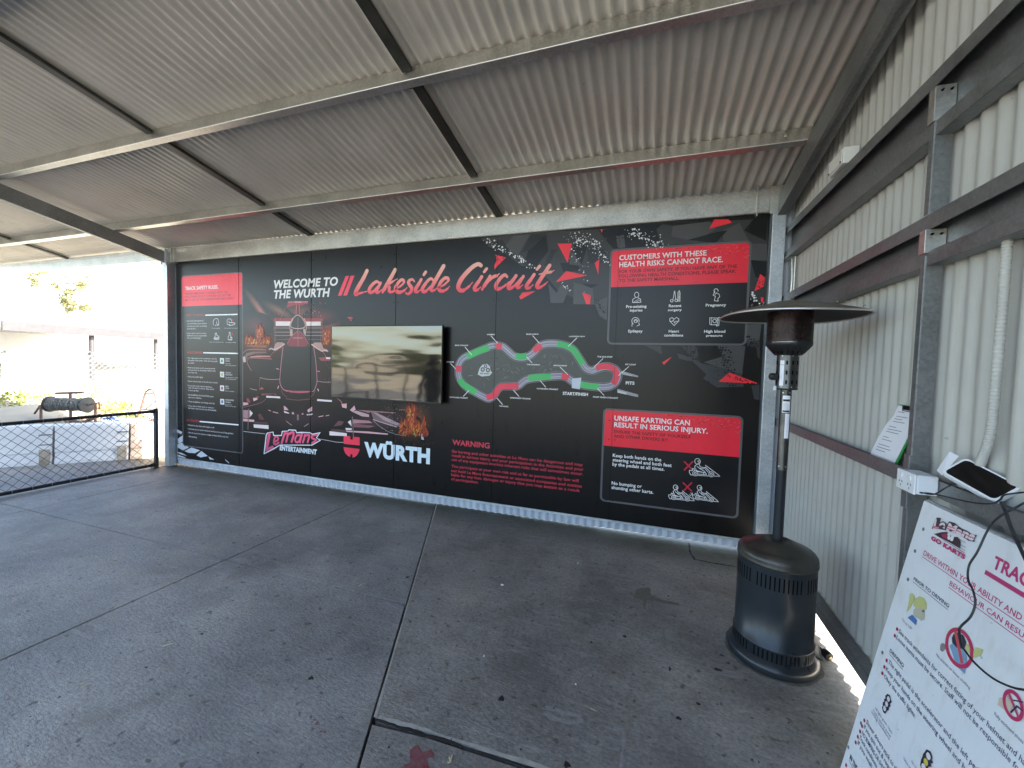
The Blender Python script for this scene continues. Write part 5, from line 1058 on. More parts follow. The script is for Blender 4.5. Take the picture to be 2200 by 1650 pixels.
small('NO BUMPING OR SHUNTING', z7(1020,1437), z7(1110,1602), 'NO BUMPING O', .0150); small('Track conditions can', z7(1003,1465), z7(1110,1653), 'Track conditions', .0150); small('If you wish to finish', z7(992,1500), z7(1080,1653), 'If you wish', .0150)
btxt('IN THE PITS', z7(940,1598), z7(985,1662), z7(948,1570), BKK, .02, prefix='IN THE', under=.0016)
for s_, a, b in (('Tie up hair', z3(280,600), z3(430,765)), ('No scarves or loose clothing', z3(822,1160), z4(1565,240)), ('Fully enclosed shoes', z4(1855,520), z4(2190,890)), ('All lights green: Open', z7(1105,1275), z7(1205,1450)), ('Track is open for normal', z7(1090,1290), z7(1195,1470)), ('racing conditions', z7(1080,1305), z7(1190,1480)), ('Yellow light: Caution', z4(775,1050), z4(960,1330)), ('No overtaking', z4(875,1090), z4(1000,1280))):
    small(s_, a, b, None, .009, (.16,.16,.24), 0)
for a in (z3(208,748), z3(172,852), z3(42,1242), z3(8,1345), z7(1148,1062), z7(1036,1355), z7(1022,1390), z7(1010,1424), z7(996,1457), z7(982,1492), z4(103,1125)):
    u, v = Bp(*a); p.discuv(u, v, .0065, (.40,.03,.08))
# the blonde head, the prohibition roundels, the traffic lights
YL = (.55,.56,.22); SK = (.52,.50,.38)
p.poly([z3(*q) for q in [(410,195),(455,185),(490,235),(470,300),(420,410),(355,490),(380,380),(400,280)]][::-1], YL); p.poly([z3(*q) for q in [(480,280),(560,228),(640,260),(680,350),(675,430),(650,440),(600,420),(500,415),(470,380)]], YL)
p.poly([z3(*q) for q in [(500,415),(560,410),(640,430),(648,540),(640,600),(590,620),(540,575),(500,560),(465,520),(470,440)]], SK); p.poly([z3(*q) for q in [(375,565),(450,520),(525,610),(505,690)]], (.09,.20,.48))
p.poly([z3(*q) for q in [(600,455),(640,450),(640,480),(610,480)]], (.10,.10,.08))
p.poly([z3(*q) for q in [(1040,1010),(1100,960),(1180,1000),(1300,1120),(1310,1260),(1280,1460),(1160,1340),(1120,1240)]], (.20,.33,.50)); p.poly([z3(*q) for q in [(1100,830),(1180,800),(1260,850),(1300,950),(1290,1040),(1230,1060),(1150,1040),(1080,960),(1075,890)]], (.03,.035,.055))
p.poly([z3(*q) for q in [(1300,990),(1345,985),(1360,1130),(1310,1110),(1280,1050)]], YL); p.poly([z3(*q) for q in [(1450,1030),(1570,1070),(1540,1150),(1450,1200),(1380,1190),(1420,1110)]], YL); p.poly([z3(*q) for q in [(925,965),(960,985),(980,1060),(930,1110),(890,1080),(895,1000)]], (.25,.22,.22))
def ring(c_, rx, ry, ang, wd, col, f):
    pts = [(c_[0]+rx*math.cos(2*PI*k/28)*math.cos(ang)-ry*math.sin(2*PI*k/28)*math.sin(ang), c_[1]+rx*math.cos(2*PI*k/28)*math.sin(ang)+ry*math.sin(2*PI*k/28)*math.cos(ang)) for k in range(28)]
    p.strokeuv([Bp(*f(*q)) for q in pts], wd, col, closed=True)
ring((1193,1047), 190, 300, -.28, .011, (.50,.035,.10), z3); p.strokeuv([Bp(*z3(1130,775)), Bp(*z3(1240,1290))], .011, (.58,.08,.09), caps=False)
p.poly([z4(*q) for q in [(1920,330),(2020,310),(2080,420),(2040,520),(1900,410)]], (.60,.50,.40)); ring((2085,418), 95, 175, -.35, .009, (.50,.035,.12), z4); p.strokeuv([Bp(*z4(2030,270)), Bp(*z4(2150,570))], .006, (.55,.06,.12), caps=False)
p.strokeuv([Bp(*z4(2090,360)), Bp(*z4(2200,380))], .003, BKK); p.strokeuv([Bp(*z4(2060,500)), Bp(*z4(2130,430)), Bp(*z4(2195,480))], .004, BKK)
def light(pts, holes):
    p.poly([z4(*q) for q in pts], (.035,.025,.045))
    for x, y, r_, c_ in holes: u, v = Bp(*z4(x, y)); p.discuv(u, v, r_, c_, 12)
light([(595,282),(625,300),(635,350),(648,378),(625,400),(632,430),(612,440),(612,475),(590,480),(570,518),(545,500),(530,440),(540,425),(540,380),(558,375),(555,345),(572,335),(570,305)][::-1], [(607,343,.0085,(.7,.7,.72)),(586,402,.0085,(.7,.7,.72)),(563,455,.0085,(.7,.7,.72))])
light([(1060,938),(1105,965),(1125,1020),(1120,1070),(1138,1095),(1110,1110),(1115,1145),(1080,1145),(1070,1200),(1000,1200),(985,1120),(995,1060),(1010,1030),(1020,990),(1035,975)][::-1], [(1082,1020,.0095,(.72,.70,.68)),(1052,1090,.0095,(.60,.52,.08)),(1025,1150,.0095,(.7,.7,.72))])
# small go-kart picture and logo
GS = (.62,.30,.33)
lgp = [(300,530),(330,440),(375,360),(440,368),(420,430),(470,415),(515,440),(520,470),(560,415),(640,440),(700,490),(740,520),(830,560),(880,600),(970,622),(930,680),(935,718),(850,705),(780,660),(700,620),(620,575),(480,545),(400,530)]
p.poly([z2(*q) for q in lgp][::-1], (.06,.05,.06))
for s_, bl, br, tl in (('Le', (318,522), (495,535), (350,385)), ('Mans', (515,540), (925,705), (560,440))): p.text(s_, z2(*bl), z2(*br), z2(*tl), (.74,.62,.64), bold=.05, shear=.12, snap=False)
for q in ([(330,490),(410,505)], [(322,508),(405,522)], [(540,490),(640,520)], [(530,520),(640,560)], [(660,540),(740,585)], [(760,590),(920,668)]): p.stroke([z2(*a) for a in q], 1.6, (.52,.06,.13), caps=False)
p.poly([z2(*q) for q in [(335,605),(430,580),(520,570),(560,590),(600,640),(690,650),(730,720),(720,820),(560,725),(450,665)]][::-1], (.05,.03,.04)); p.poly([z2(*q) for q in [(440,610),(530,590),(540,640),(560,700),(460,650)]][::-1], (.32,.04,.09))
for x, y in ((560,610),(610,650),(600,680),(560,660)): u, v = Bp(*z2(x, y)); p.discuv(u, v, .007, (.72,.72,.72), 9)
for q in ([(335,600),(790,885)], [(700,675),(800,735)], [(725,760),(805,805)], [(720,800),(800,850)]): p.stroke([z2(*a) for a in q], .8, (.10,.08,.10), caps=False)
p.text('GO KARTS', z2(288,682), z2(785,978), z2(300,622), (.52,.035,.14), bold=.05, snap=False)
p.build('board_print', M['print_sign'], board)
for a in ((1966,1184),(1951,1245),(1896,1402),(1850,1554),(1821,1602),(1984,1137)):
    u, v = Bp(*a); u = max(u, .010); mb = MB(); P = [Fb(u+.0055*math.cos(k*PI/5), v+.0055*math.sin(k*PI/5), .0012) for k in range(10)]; P2 = [Fb(u+.0068*math.cos(k*PI/5), v+.0068*math.sin(k*PI/5), .0002) for k in range(10)]
    mb.add(P+P2, [tuple(range(10))]+[(10+i, 10+(i+1) % 10, (i+1) % 10, i) for i in range(10)]); mb.build('screw', M['galv_dark'], board)

# ================================================================== PATIO HEATER
ht = empty('patio_heater', 'dark grey freestanding gas patio heater with wide round hood in the corner', 'heater')
HC = Vector((.692, -1.372, T2))
body = MB(); body.lathe([(.0,.0),(.215,0),(.2165,.006),(.216,.030),(.211,.042),(.196,.056),(.1905,.062)], HC, 72); body.build('base_ring', M['cap_metal'], ht)
body = MB(); body.lathe([(.1895,.060),(.1890,.118),(.1915,.121),(.1915,.127),(.1845,.131),(.1835,.330),(.1835,.540)], HC, 72); body.build('tank_housing', M['cap_metal'], ht)
body = MB(); body.lathe([(.1838,.538),(.1880,.541),(.1880,.549),(.1860,.553),(.1870,.566),(.1840,.580),(.174,.594),(.158,.604),(.150,.6045),(.140,.611),(.08,.637),(.043,.645),(.040,.640),(.024,.640)], HC, 72); body.build('housing_lid', M['dusty'], ht)
def slots(r0, z0, r1, z1, n, w_, name, skip=0, lift=.0007, off=0):
    mb = MB()
    for k in range(n):
        if skip and k % skip == 0: continue
        t_ = 2*PI*(k+off)/n; a = w_/2; pts = []
        for r_, z_ in ((r0, z0), (r1, z1)):
            for s_ in (-1, 1): tt_ = t_+s_*a/r_; pts.append(HC+Vector(((r_+lift)*math.cos(tt_), (r_+lift)*math.sin(tt_), z_)))
        am = [HC+Vector(((r0+lift)*math.cos(t_), (r0+lift)*math.sin(t_), z0-w_*.5*(1 if z1 > z0 else -1))), HC+Vector(((r1+lift)*math.cos(t_), (r1+lift)*math.sin(t_), z1+w_*.5*(1 if z1 > z0 else -1)))]
        mb.add([am[0], pts[1], pts[3], am[1], pts[2], pts[0]], [(0,1,2,3,4,5)])
    o = mb.build(name, M['void'], ht); tag(o, kind='stuff') if n > 40 else None; return o
slots(.1835,.436,.1835,.505, 58, .0066, 'vent_slot', 12); slots(.1895,.069,.1890,.113, 58, .0070, 'vent_slot', 12, off=.3)
mb = MB(); mb.lathe([(.0245,.640),(.0245,1.030)], HC, 24); mb.build('lower_pole', M['cap_metal'], ht)
mb = MB(); mb.lathe([(.0262,1.024),(.0262,1.034),(.0258,1.036),(.0258,1.470)], HC, 24); mb.build('upper_pole', M['sleeve'], ht)
mb = MB(); mb.lathe([(.020,1.455),(.049,1.457),(.0515,1.462),(.0505,1.468),(.0505,1.642)], HC, 40); mb.build('burner_sleeve', M['sleeve'], ht)
for z_ in (1.49,1.54,1.592): slots(.0505, z_, .0505, z_+.016, 12, .0085, 'sleeve_slot', off=.4)
mb = MB(); mb.lathe([(.048,1.640),(.062,1.640),(.1035,1.690),(.1055,1.697),(.1055,1.712),(.1035,1.714)], HC, 48); mb.build('burner_cup', M['black'], ht)
slots(.070,1.650,.094,1.679, 20, .008, 'cup_slot', lift=.0012)
mb = MB(); mb.lathe([(.1060,1.700),(.1068,1.701),(.1068,1.711),(.1060,1.712)], HC, 48, a0=-2.6, a1=-1.5); mb.build('bright_band', M['steel_brushed'], ht)
mb = MB(); mb.lathe([(.1030,1.713),(.1040,1.78),(.1045,1.868)], HC, 48); mb.build('heat_screen', M['head'], ht)
mb = MB()
for k in range(34): mb.lathe([(.1043,1.718+k*.0043),(.1052,1.7195+k*.0043),(.1043,1.721+k*.0043)], HC, 36)
mb.build('screen_ribs', M['head'], ht)
HR = .338
def hoodpart(prof, name, mat):
    mb = MB(); mb.lathe(prof, HC, 60)
    for i in range(len(mb.v)):
        x, y, z_ = mb.v[i]; r_ = math.hypot(x-HC.x, y-HC.y); a = math.atan2(y-HC.y, x-HC.x); mb.v[i] = (x, y, z_+.0045*(r_/HR)**2*math.cos(3*a+.7))
    return mb.build(name, M[mat], ht)
hoodpart([(.0,1.914),(.09,1.908),(.19,1.885),(.29,1.858),(.330,1.846)], 'hood_underside', 'hood_dark')
hoodpart([(.331,1.850),(.292,1.864),(.285,1.8655),(.20,1.890),(.10,1.914),(.094,1.9185),(.0,1.9235)], 'hood', 'hood')
hoodpart([(.3298,1.8452),(HR-.002,1.8395),(HR+.001,1.8435),(.3308,1.8502)], 'hood_rim', 'galv_pale')
for a in (-1.75, .35, 2.44):
    mb = MB(); e = Vector((math.cos(a), math.sin(a), 0)); mb.tube([HC+e*.10+Vector((0,0,1.9165)), HC+e*.20+Vector((0,0,1.8925)), HC+e*.328+Vector((0,0,1.8545))], .0018, 5); mb.build('hood_seam', M['hood'], ht)
for a, r_, z_ in ((-1.1,.27,1.8735),(-.55,.30,1.864),(2.9,.28,1.872),(-2.6,.24,1.882),(-1.8,.05,1.922),(.6,.06,1.922)):
    e = Vector((math.cos(a), math.sin(a), 0)); q = HC+e*r_+Vector((0,0,z_)); mb = MB(); mb.tube([q, q+Vector((-.004,0,.010)), q+Vector((0,0,.015)), q+Vector((.005,0,.010))], .0014, 5); mb.build('hood_clip', M['steel_brushed'], ht)
mb = MB(); mb.tube([HC+Vector((0,0,1.920)), HC+Vector((0,0,1.934))], .006, 8); mb.build('hood_nut', M['steel_brushed'], ht)
ka = -2.75; e = Vector((math.cos(ka), math.sin(ka), 0)); q = HC+e*.051+Vector((0,0,1.525)); mb = MB(); mb.tube([q, q+e*.014], .006, 10); mb.tube([q+e*.012, q+e*.018, q+e*.038, q+e*.042], [.017,.0185,.0185,.014], 18); mb.build('control_knob', M['black'], ht)
def lbl(r_, a0, a1, z0, z1, name, art=None):
    mb = MB(); mb.lathe([(r_+.0006,z0),(r_+.0006,z1)], HC, 8, a0=a0, a1=a1); o = mb.build(name, M['paper'], ht)
lbl(.0508,-2.52,-2.12,1.478,1.612,'warning_label'); lbl(.0258,-2.35,-.95,1.335,1.425,'warning_label'); lbl(.0258,-1.75,-.9,1.198,1.330,'warning_label')
for z0, z1 in ((1.395,1.406),(1.338,1.347)): mb = MB(); mb.lathe([(.0272,z0),(.0272,z1)], HC, 8, a0=-2.25, a1=-1.05); mb.build('label_print', M['black'], ht)
for k in range(6): mb = MB(); mb.lathe([(.0271,1.352+k*.006),(.0271,1.3532+k*.006)], HC, 6, a0=-2.2, a1=-1.3); mb.build('label_print', M['black'], ht)
mb = MB(); mb.lathe([(.0520,1.588),(.0520,1.5895)], HC, 4, a0=-2.5, a1=-2.14)
mb.build('label_print', M['black'], ht)
mb = MB(); q = HC+Vector((-.055,-.006,1.462)); mb.box(q-Vector((.006,.006,.010)), q+Vector((.006,.006,.012))); mb.build('igniter_tab', M['white_plastic'], ht)
for a in (-2.3,-1.4,-.7):
    e = Vector((math.cos(a), math.sin(a), 0))
    for z_, r_ in ((1.635,.0505),(1.472,.0505)): mb = MB(); q = HC+e*(r_+.0004)+Vector((0,0,z_)); mb.tube([q, q+e*.0022], .0028, 8); mb.build('sleeve_screw', M['galv_blue'], ht)
for a in (-2.3,-1.2):
    e = Vector((math.cos(a), math.sin(a), 0)); mb = MB(); q = HC+e*.0262+Vector((0,0,1.045)); mb.tube([q, q+e*.003], .0035, 8); mb.build('pole_bolt', M['galv_blue'], ht)
    mb = MB(); q = HC+e*.0258+Vector((0,0,1.44)); mb.tube([q, q+e*.003], .0035, 8); mb.build('pole_bolt', M['galv_blue'], ht)
# gas regulator on the floor beside it
r0 = hit(1752,1385,2,.10); r1 = hit(1778,1408,2,.028)
t = empty('gas_hose', 'black gas hose with brass-ended connector lying beside the heater base', 'gas hose')
mb = MB(); a = HC+Vector((.175,-.085,.085)); mb.tube([a, a+Vector((.02,-.02,.0)), r1+Vector((-.03,.03,.02)), r1], .004, 8); mb.build('hose', M['cable'], t)
d = Vector((.35,-.92,-.05)).normalized(); mb = MB(); mb.tube([r1-d*.03, r1-d*.024, r1+d*.012, r1+d*.016], [.016,.022,.023,.019], 16); mb.build('connector', M['black'], t)
mb = MB(); mb.tube([r1+d*.0165, r1+d*.022], .009, 12); M['brass'] = simple('brass', (.45,.33,.14), (.55,.42,.18), .35, 1); mb.build('brass_end', M['brass'], t)

# ================================================================== TELEVISION
tv = empty('wall_television', 'large wall-mounted television with a warped reflective film over its screen, hung on the mural', 'television')
X0, X1, Z0, Z1 = -3.523, -2.074, 1.123, 1.956
mb = MB(); mb.box((X0,-.098,Z0), (X1,-.062,Z1)); mb.build('casing', M['black'], tv, bevel=.004)
mb = MB(); mb.box((X0+.30,-.0615,Z0+.18), (X1-.30,-.035,Z1-.18)); mb.build('rear_housing', M['black'], tv, bevel=.01)
mb = MB(); mb.box((X0+.5,-.0345,Z0+.28), (X1-.5,-.012,Z1-.28)); mb.build('wall_bracket', M['galv_dark'], tv)
mb = MB(); mb.box((X0+.008,-.1003,Z0+.016), (X1-.008,-.0985,Z1-.010)); mb.build('screen', M['screen'], tv)
mb = MB(); mb.box(((X0+X1)/2-.03,-.104,Z0+.002), ((X0+X1)/2+.03,-.0985,Z0+.012)); mb.build('sensor_strip', M['black'], tv)

# ================================================================== CHAIN FENCE
def chain(parent, P0, P1, z0, z1, pitch, r, name='chain_mesh', mat='fence'):
    P0 = Vector(P0); P1 = Vector(P1); d = (P1-P0); L = d.length; d.normalize(); H = z1-z0; mb = MB(); nrm = Vector((-d.y, d.x, 0))
    k = -math.ceil(H/pitch)-1
    while k*pitch < L+H:
        for s_ in (1, -1):
            a0 = k*pitch; # line u = a0 + s*(v)
            if s_ == 1: va, vb = max(0, -a0), min(H, L-a0); ua, ub = a0+va, a0+vb
            else: va, vb = max(0, a0-L), min(H, a0); ua, ub = a0-va, a0-vb
            if vb-va > .004:
                o = nrm*r*.7*s_; A = P0+d*ua+o; A.z = z0+va; B = P0+d*ub+o; B.z = z0+vb; mb.tube([A, B], r, 4, True, False)
        k += 1
    return mb.build(name, M[mat], parent)
fe = empty('chain_link_fence', 'black chain-link fence panel with pipe rails between the floor and the white barriers', 'fence')
FX = -6.47
mb = MB(); mb.tube([(FX,-.185,.001),(FX,-.185,.815),(FX,-.185,.825)], [.027,.027,.020], 14); mb.build('end_post', M['fence'], fe)
mb = MB(); mb.box((FX-.05,-.235,.0008), (FX+.05,-.135,.008)); mb.build('foot_plate', M['fence'], fe)
for z_ in (.785,.040):
    mb = MB(); mb.tube([(FX,-.185,z_),(FX,-4.4,z_-.008)], .0205, 12); mb.build('rail', M['fence'], fe)
    mb = MB(); mb.tube([(FX,-.205,z_),(FX,-.245,z_)], .028, 12); mb.build('rail_collar', M['fence'], fe)
mb = MB(); mb.tube([(FX,-4.4,.001),(FX,-4.4,.82)], .027, 12); mb.build('end_post', M['fence'], fe)
chain(fe, (FX,-.21,0), (FX,-4.38,0), .055, .770, .098, .0026)
mb = MB()
for k in range(26): y = -.30-k*.155; mb.lathe([(.0225,-.003),(.0235,0),(.0225,.003)], (0,0,0), 8) if False else mb.tube([(FX,y,.040),(FX,y-.006,.040)], .0235, 10); mb.tube([(FX,y-.06,.784),(FX,y-.066,.784)], .0235, 10)
tag(mb.build('tie_wire', M['galv_dark'], fe), kind='stuff')

# ================================================================== BARRIERS, BANK AND YARD BEYOND
dB = Vector((.676, .737, 0)).normalized(); nB = Vector((-dB.y, dB.x, 0)); B0 = Vector((-8.18, -1.02, -.03))
def barrier(s0, s1, label, mat, hgt=.565):
    t = empty('barrier_block', label, 'barrier', group='white barrier blocks in a row')
    def Q(s_, a, z_): return B0+dB*s_+nB*a+Vector((0,0,z_))
    prof = [(0,0),(0,.07),(.012,.085),(.03,.18),(.018,.20),(.035,.36),(.05,hgt-.03),(.065,hgt),(.30,hgt),(.34,0)]
    n = len(prof); mb = MB(); L0, L1 = s0+.012, s1-.012
    mb.add([Q(L0, a, z_) for a, z_ in prof]+[Q(L1, a, z_) for a, z_ in prof], [(i, (i+1) % n, n+(i+1) % n, n+i)[::-1] for i in range(n)]+[tuple(range(n)), tuple(range(2*n-1, n-1, -1))]); mb.build('block_body', M[mat], t, bevel=.006)
    for z0, z1, c in ((.30,.31,'black'), (.44,.448,'black')):
        mb = MB(); mb.add([Q(s1-.14, .02, z0), Q(s1-.012, .02, z0), Q(s1-.012, .045, z0), Q(s1-.14, .045, z0), Q(s1-.14, .02, z1), Q(s1-.012, .02, z1), Q(s1-.012, .045, z1), Q(s1-.14, .045, z1)], [(0,3,2,1),(4,5,6,7),(0,1,5,4),(1,2,6,5),(2,3,7,6),(3,0,4,7)]); mb.build('interlock_edge', M[c], t)
    mb = MB(); mb.add([Q(s1-.13, -.006, .03), Q(s1-.03, -.006, .03), Q(s1-.03, .03, .03), Q(s1-.13, .03, .03), Q(s1-.13, -.006, .24), Q(s1-.03, -.006, .24), Q(s1-.03, .03, .24), Q(s1-.13, .03, .24)], [(0,3,2,1),(4,5,6,7),(0,1,5,4),(1,2,6,5),(2,3,7,6),(3,0,4,7)]); mb.build('foot_recess', M['rust'], t)
M['barrier_warm'] = simple('warm_lit_barrier_plastic', (.60,.45,.33), (.70,.55,.43), .65, 0, 3)  # warm light on the end block is put into its base colour
bl_ = ['white barrier block nearest the left edge of the view, cut by the frame', 'white barrier block left of the rust-stained joint, behind the chain fence', 'white barrier block in the middle of the chain fence view', '']
for i in range(-2, 3):
    s0 = .5+(i-1)*.80
    barrier(s0, s0+.80, ('white barrier block out of view past the left edge of the frame', *bl_)[i+2] if i < 2 else 'warm-lit barrier block mostly hidden behind the galvanised post and mural', 'barrier_warm' if i >= 2 else 'barrier')
# low bank
mb = MB(); R = random.Random(9); NS, NT = 70, 46; s0, ds, dt = -12, .5, .55
def bank_z(s_, t_): return .40+min(t_, 12)*.075+.10*math.sin(s_*1.3+t_)*min(1, t_*.5)+.06*math.sin(s_*3.1-t_*2.2)*min(1, t_)
vs_ = []
for i in range(NS+1):
    for j in range(NT+1):
        s_ = s0+i*ds; t_ = .36+j*dt; q = B0+dB*s_+nB*t_; vs_.append((q.x, q.y, bank_z(s_, t_)+R.uniform(-.02, .02)))
mb.add(vs_, [(i*(NT+1)+j, (i+1)*(NT+1)+j, (i+1)*(NT+1)+j+1, i*(NT+1)+j+1) for i in range(NS) for j in range(NT)], None, True)
tag(mb.build('bank', M['ground']), kind='structure')
def D(px, py, dep): return CAM+ray(px, py)*(dep/FPX)
def leaves(name, centre, rad, n, size, mat, label, cat, seed, stems=None, group=None):
    R = random.Random(seed); t = empty(name, label, cat, group=group); mb = MB(); c = Vector(centre); rx, ry, rz = rad
    sub_ = [Vector((R.uniform(-1,1)*rx*.7, R.uniform(-1,1)*ry*.7, R.uniform(-.8,.8)*rz*.8)) for _ in range(9)]
    for i in range(n):
        b = R.choice(sub_); v = Vector((R.gauss(0,.32)*rx, R.gauss(0,.32)*ry, R.gauss(0,.32)*rz))+b; a = Vector((R.uniform(-1,1), R.uniform(-1,1), R.uniform(-1,1))).normalized()*size*R.uniform(.5,1.4); d2 = a.orthogonal().normalized()*size*.34
        q = c+v; mb.add([q-a*.5, q+d2, q+a*.5, q-d2], [(0,1,2,3)])
    tag(mb.build('foliage', M[mat], t), kind='stuff')
    if stems:
        mb = MB()
        for b in sub_[:stems]: e = c+b; g = Vector((c.x+b.x*.2, c.y+b.y*.2, c.z-rz*1.25)); mb.tube([g, g.lerp(e, .5)+Vector((R.uniform(-.1,.1)*rx, 0, 0)), e], [size*.35, size*.22, size*.08], 6)
        mb.build('stem', M['bark'], t)
    return t
# weeds and shrubs on the bank
for k, (px, py, dep, rx, rz, n, sz, mt, lab) in enumerate([(22,878,7.2,.42,.22,900,.055,'weed','bright green weed bush at the left end of the bank'), (58,868,7.6,.34,.22,700,.05,'weed','yellow-green weed bush left of the hose reel'),
    (95,895,6.9,.22,.12,260,.05,'dryweed','low dry orange weeds beside the crank of the hose reel'), (150,905,6.6,.40,.08,420,.04,'dryweed','dry orange creeper at the foot of the hose reel'), (222,885,7.0,.30,.16,360,.045,'dryweed','dry brown weeds right of the hose reel'),
    (260,880,7.4,.30,.18,320,.045,'weed','thin yellow-green weeds between reel and sack truck'), (190,850,8.2,.5,.2,260,.045,'weed','sparse weeds behind the hose reel'), (280,900,6.7,.25,.08,260,.04,'weed','green weeds at the foot of the sack truck'), (40,790,11.5,.45,.3,420,.05,'weed','weeds growing through the far wire fence')]):
    leaves('weed_bush', D(px, py, dep), (rx, rx*.7, rz), n, sz, mt, lab, 'weed', 20+k, 4)
# hose reel
hr = empty('hose_reel', 'free-standing hose reel wound with grey hose on the bank behind the barriers', 'hose reel'); ax = Vector((.95,.31,0)).normalized()
dp = 6.35; lc, rc = D(108,872,dp), D(188,866,dp); rc.z = lc.z = (lc.z+rc.z)/2; axd = (rc-lc).normalized(); u_ = Vector((0,0,1)); w2_ = axd.cross(u_)
mb = MB()
for k in range(22):
    q = lc.lerp(rc, (k+.5)/22); r_ = .082+.014*random.random(); ring_ = [q+(u_*math.cos(a)+w2_*math.sin(a))*r_+axd*random.uniform(-.004,.004) for a in [2*PI*j/18 for j in range(19)]]; mb.tube(ring_, .013, 6, True, False)
mb.build('hose', M['hose'], hr)
for q in (lc, rc):
    mb = MB(); mb.tube([q-axd*.005, q+axd*.005], .125, 20, False); mb.build('reel_flange', M['cable'], hr)
def pole(pts, r, mat, name, par, n=8): mb = MB(); mb.tube(pts, r, n); return mb.build(name, M[mat], par)
pole([D(120,845,dp), D(179,843,dp)], .018, 'brownsteel', 'handle_bar', hr); pole([D(151,846,dp), D(152,905,dp), D(153,930,dp)], .020, 'brownsteel', 'upright', hr)
pole([lc, D(86,872,dp), D(74,889,dp)], .014, 'brownsteel', 'crank', hr); pole([rc, D(213,865,dp), D(214,880,dp)], .014, 'brownsteel', 'crank', hr)
pole([D(88,872,dp), D(88,930,dp)], .018, 'brownsteel', 'frame_leg', hr); pole([D(205,866,dp), D(205,930,dp)], .018, 'brownsteel', 'frame_leg', hr)
# sack truck
st = empty('sack_truck', 'upright brown-framed hand trolley with hooped handle on the bank', 'hand trolley'); dp = 6.7
pole([D(*q, dp) for q in [(287,915),(300,885),(308,858),(313,842),(321,836),(329,838),(334,850),(337,875),(339,915)]], .016, 'brownsteel', 'frame', st)
for a, b in (((314,846),(328,845)), ((309,864),(335,863)), ((304,880),(337,880))): pole([D(*a, dp), D(*b, dp)], .010, 'brownsteel', 'crossbar', st)
pole([D(306,872,dp), D(311,880,dp), D(322,872,dp), D(328,866,dp)], .010, 'brownsteel', 'crossbar', st)
mb = MB(); a = D(333,912,dp); mb.tube([a, a+Vector((.05,.02,0))], .09, 14, False); mb.build('wheel', M['red'], st)
# loose junk along the top of the barriers
for k, (pts, r, mt, nm, lab, cat) in enumerate([([(215,902),(222,893),(234,905),(246,903),(258,898)], .014, 'white_plastic', 'loose_pipe', 'bent pale pipe lying on the bank beside blue plastic', 'pipe'), ([(150,903),(175,908),(200,898),(215,890)], .020, 'brownsteel', 'loose_pipe', 'rusty pipe leaning low behind the barriers', 'pipe'),
    ([(165,914),(185,905),(205,899)], .018, 'brownsteel', 'loose_pipe', 'short rusty pipe under the longer leaning one', 'pipe'), ([(222,900),(240,897),(262,908)], .016, 'blue', 'loose_pipe', 'blue plastic tube lying on the bank', 'pipe'), ([(300,910),(318,905),(336,900)], .012, 'red', 'loose_pipe', 'thin red bar lying at the foot of the sack truck', 'bar')]):
    pole([D(*q, 6.3) for q in pts], r, mt, nm, tag(empty(nm+'_piece') if False else None) if False else None); o = COL.objects[-1]; tag(o, lab, cat)
q = D(243,903,6.5); mb = MB(); mb.box(q-Vector((.09,.07,.07)), q+Vector((.09,.07,.05))); tag(mb.build('plastic_tub', M['blue'], None, bevel=.02), 'blue plastic tub lying on the bank right of the hose reel', 'tub')
q = D(158,900,6.75); mb = MB(); vv = []
for k in range(18): a = 2*PI*k/18; vv.append(q+Vector((.34*math.cos(a), .25*math.sin(a), -.16+.02*math.sin(3*a))))
mb.add(vv+[q+Vector((.05,0,.06)), q+Vector((-.12,.02,.04))], [(k, (k+1) % 18, 18 if (k < 5 or k > 13) else 19) for k in range(18)]+[(5,18,19),(14,19,18)], None, True); tag(mb.build('tarpaulin', M['white_plastic']), 'crumpled white tarpaulin heaped under the hose reel', 'tarpaulin')
# open shed beyond the bank
sh = empty('open_shed', 'long low white shed with grey fascia and a yellow-capped wall beyond the bank', 'shed')
SX = -14.0
fz = hit(5,693,0,SX).z; fz2 = hit(345,716,0,SX-.01); y0s = hit(5,693,0,SX).y; y1s = hit(344,716,0,SX).y
mb = MB(); mb.box((SX-6,y0s,fz-.02), (SX-.05,y1s+.2,fz+.10)); mb.build('roof', M['shed_white'], sh)
mb = MB(); mb.box((SX-.05,y0s,fz-.17), (SX,y1s+.2,fz+.05)); mb.build('fascia', M['steel_grey'], sh)
yp = hit(197,740,0,SX-.2).y; wz = hit(100,758,0,SX-.3).z; yw = hit(195,760,0,SX-.3).y; y0w = hit(12,756,0,SX-.3).y
pole([(SX-.2,yp,0),(SX-.2,yp,fz)], .06, 'steel_grey', 'shed_post', sh); pole([(SX-.2,y1s,0),(SX-.2,y1s,fz)], .05, 'steel_grey', 'shed_post', sh)
mb = MB(); mb.box((SX-.5,y0w,0), (SX-.3,yw,wz-.03)); mb.build('low_wall', M['shed_white'], sh); mb = MB(); mb.box((SX-.52,y0w,wz-.035), (SX-.28,yw,wz+.035)); mb.build('wall_capping', M['shed_yellow'], sh)
mb = MB(); mb.box((SX-5.8,y0s,0), (SX-5.6,y1s,fz-.03)); mb.build('rear_wall', M['shed_white'], sh)
ff = empty('wire_fence', 'thin wire mesh fence standing in front of the far shed', 'fence')
chain(ff, (SX+1.5,y0s-1,0), (SX+1.5,y0s+4.2,0), .9, 1.62, .11, .004, mat='galv_dark'); pole([(SX+1.5,y0s+4.2,.5),(SX+1.5,y0s+4.2,1.66)], .03, 'steel_grey', 'fence_post', ff)
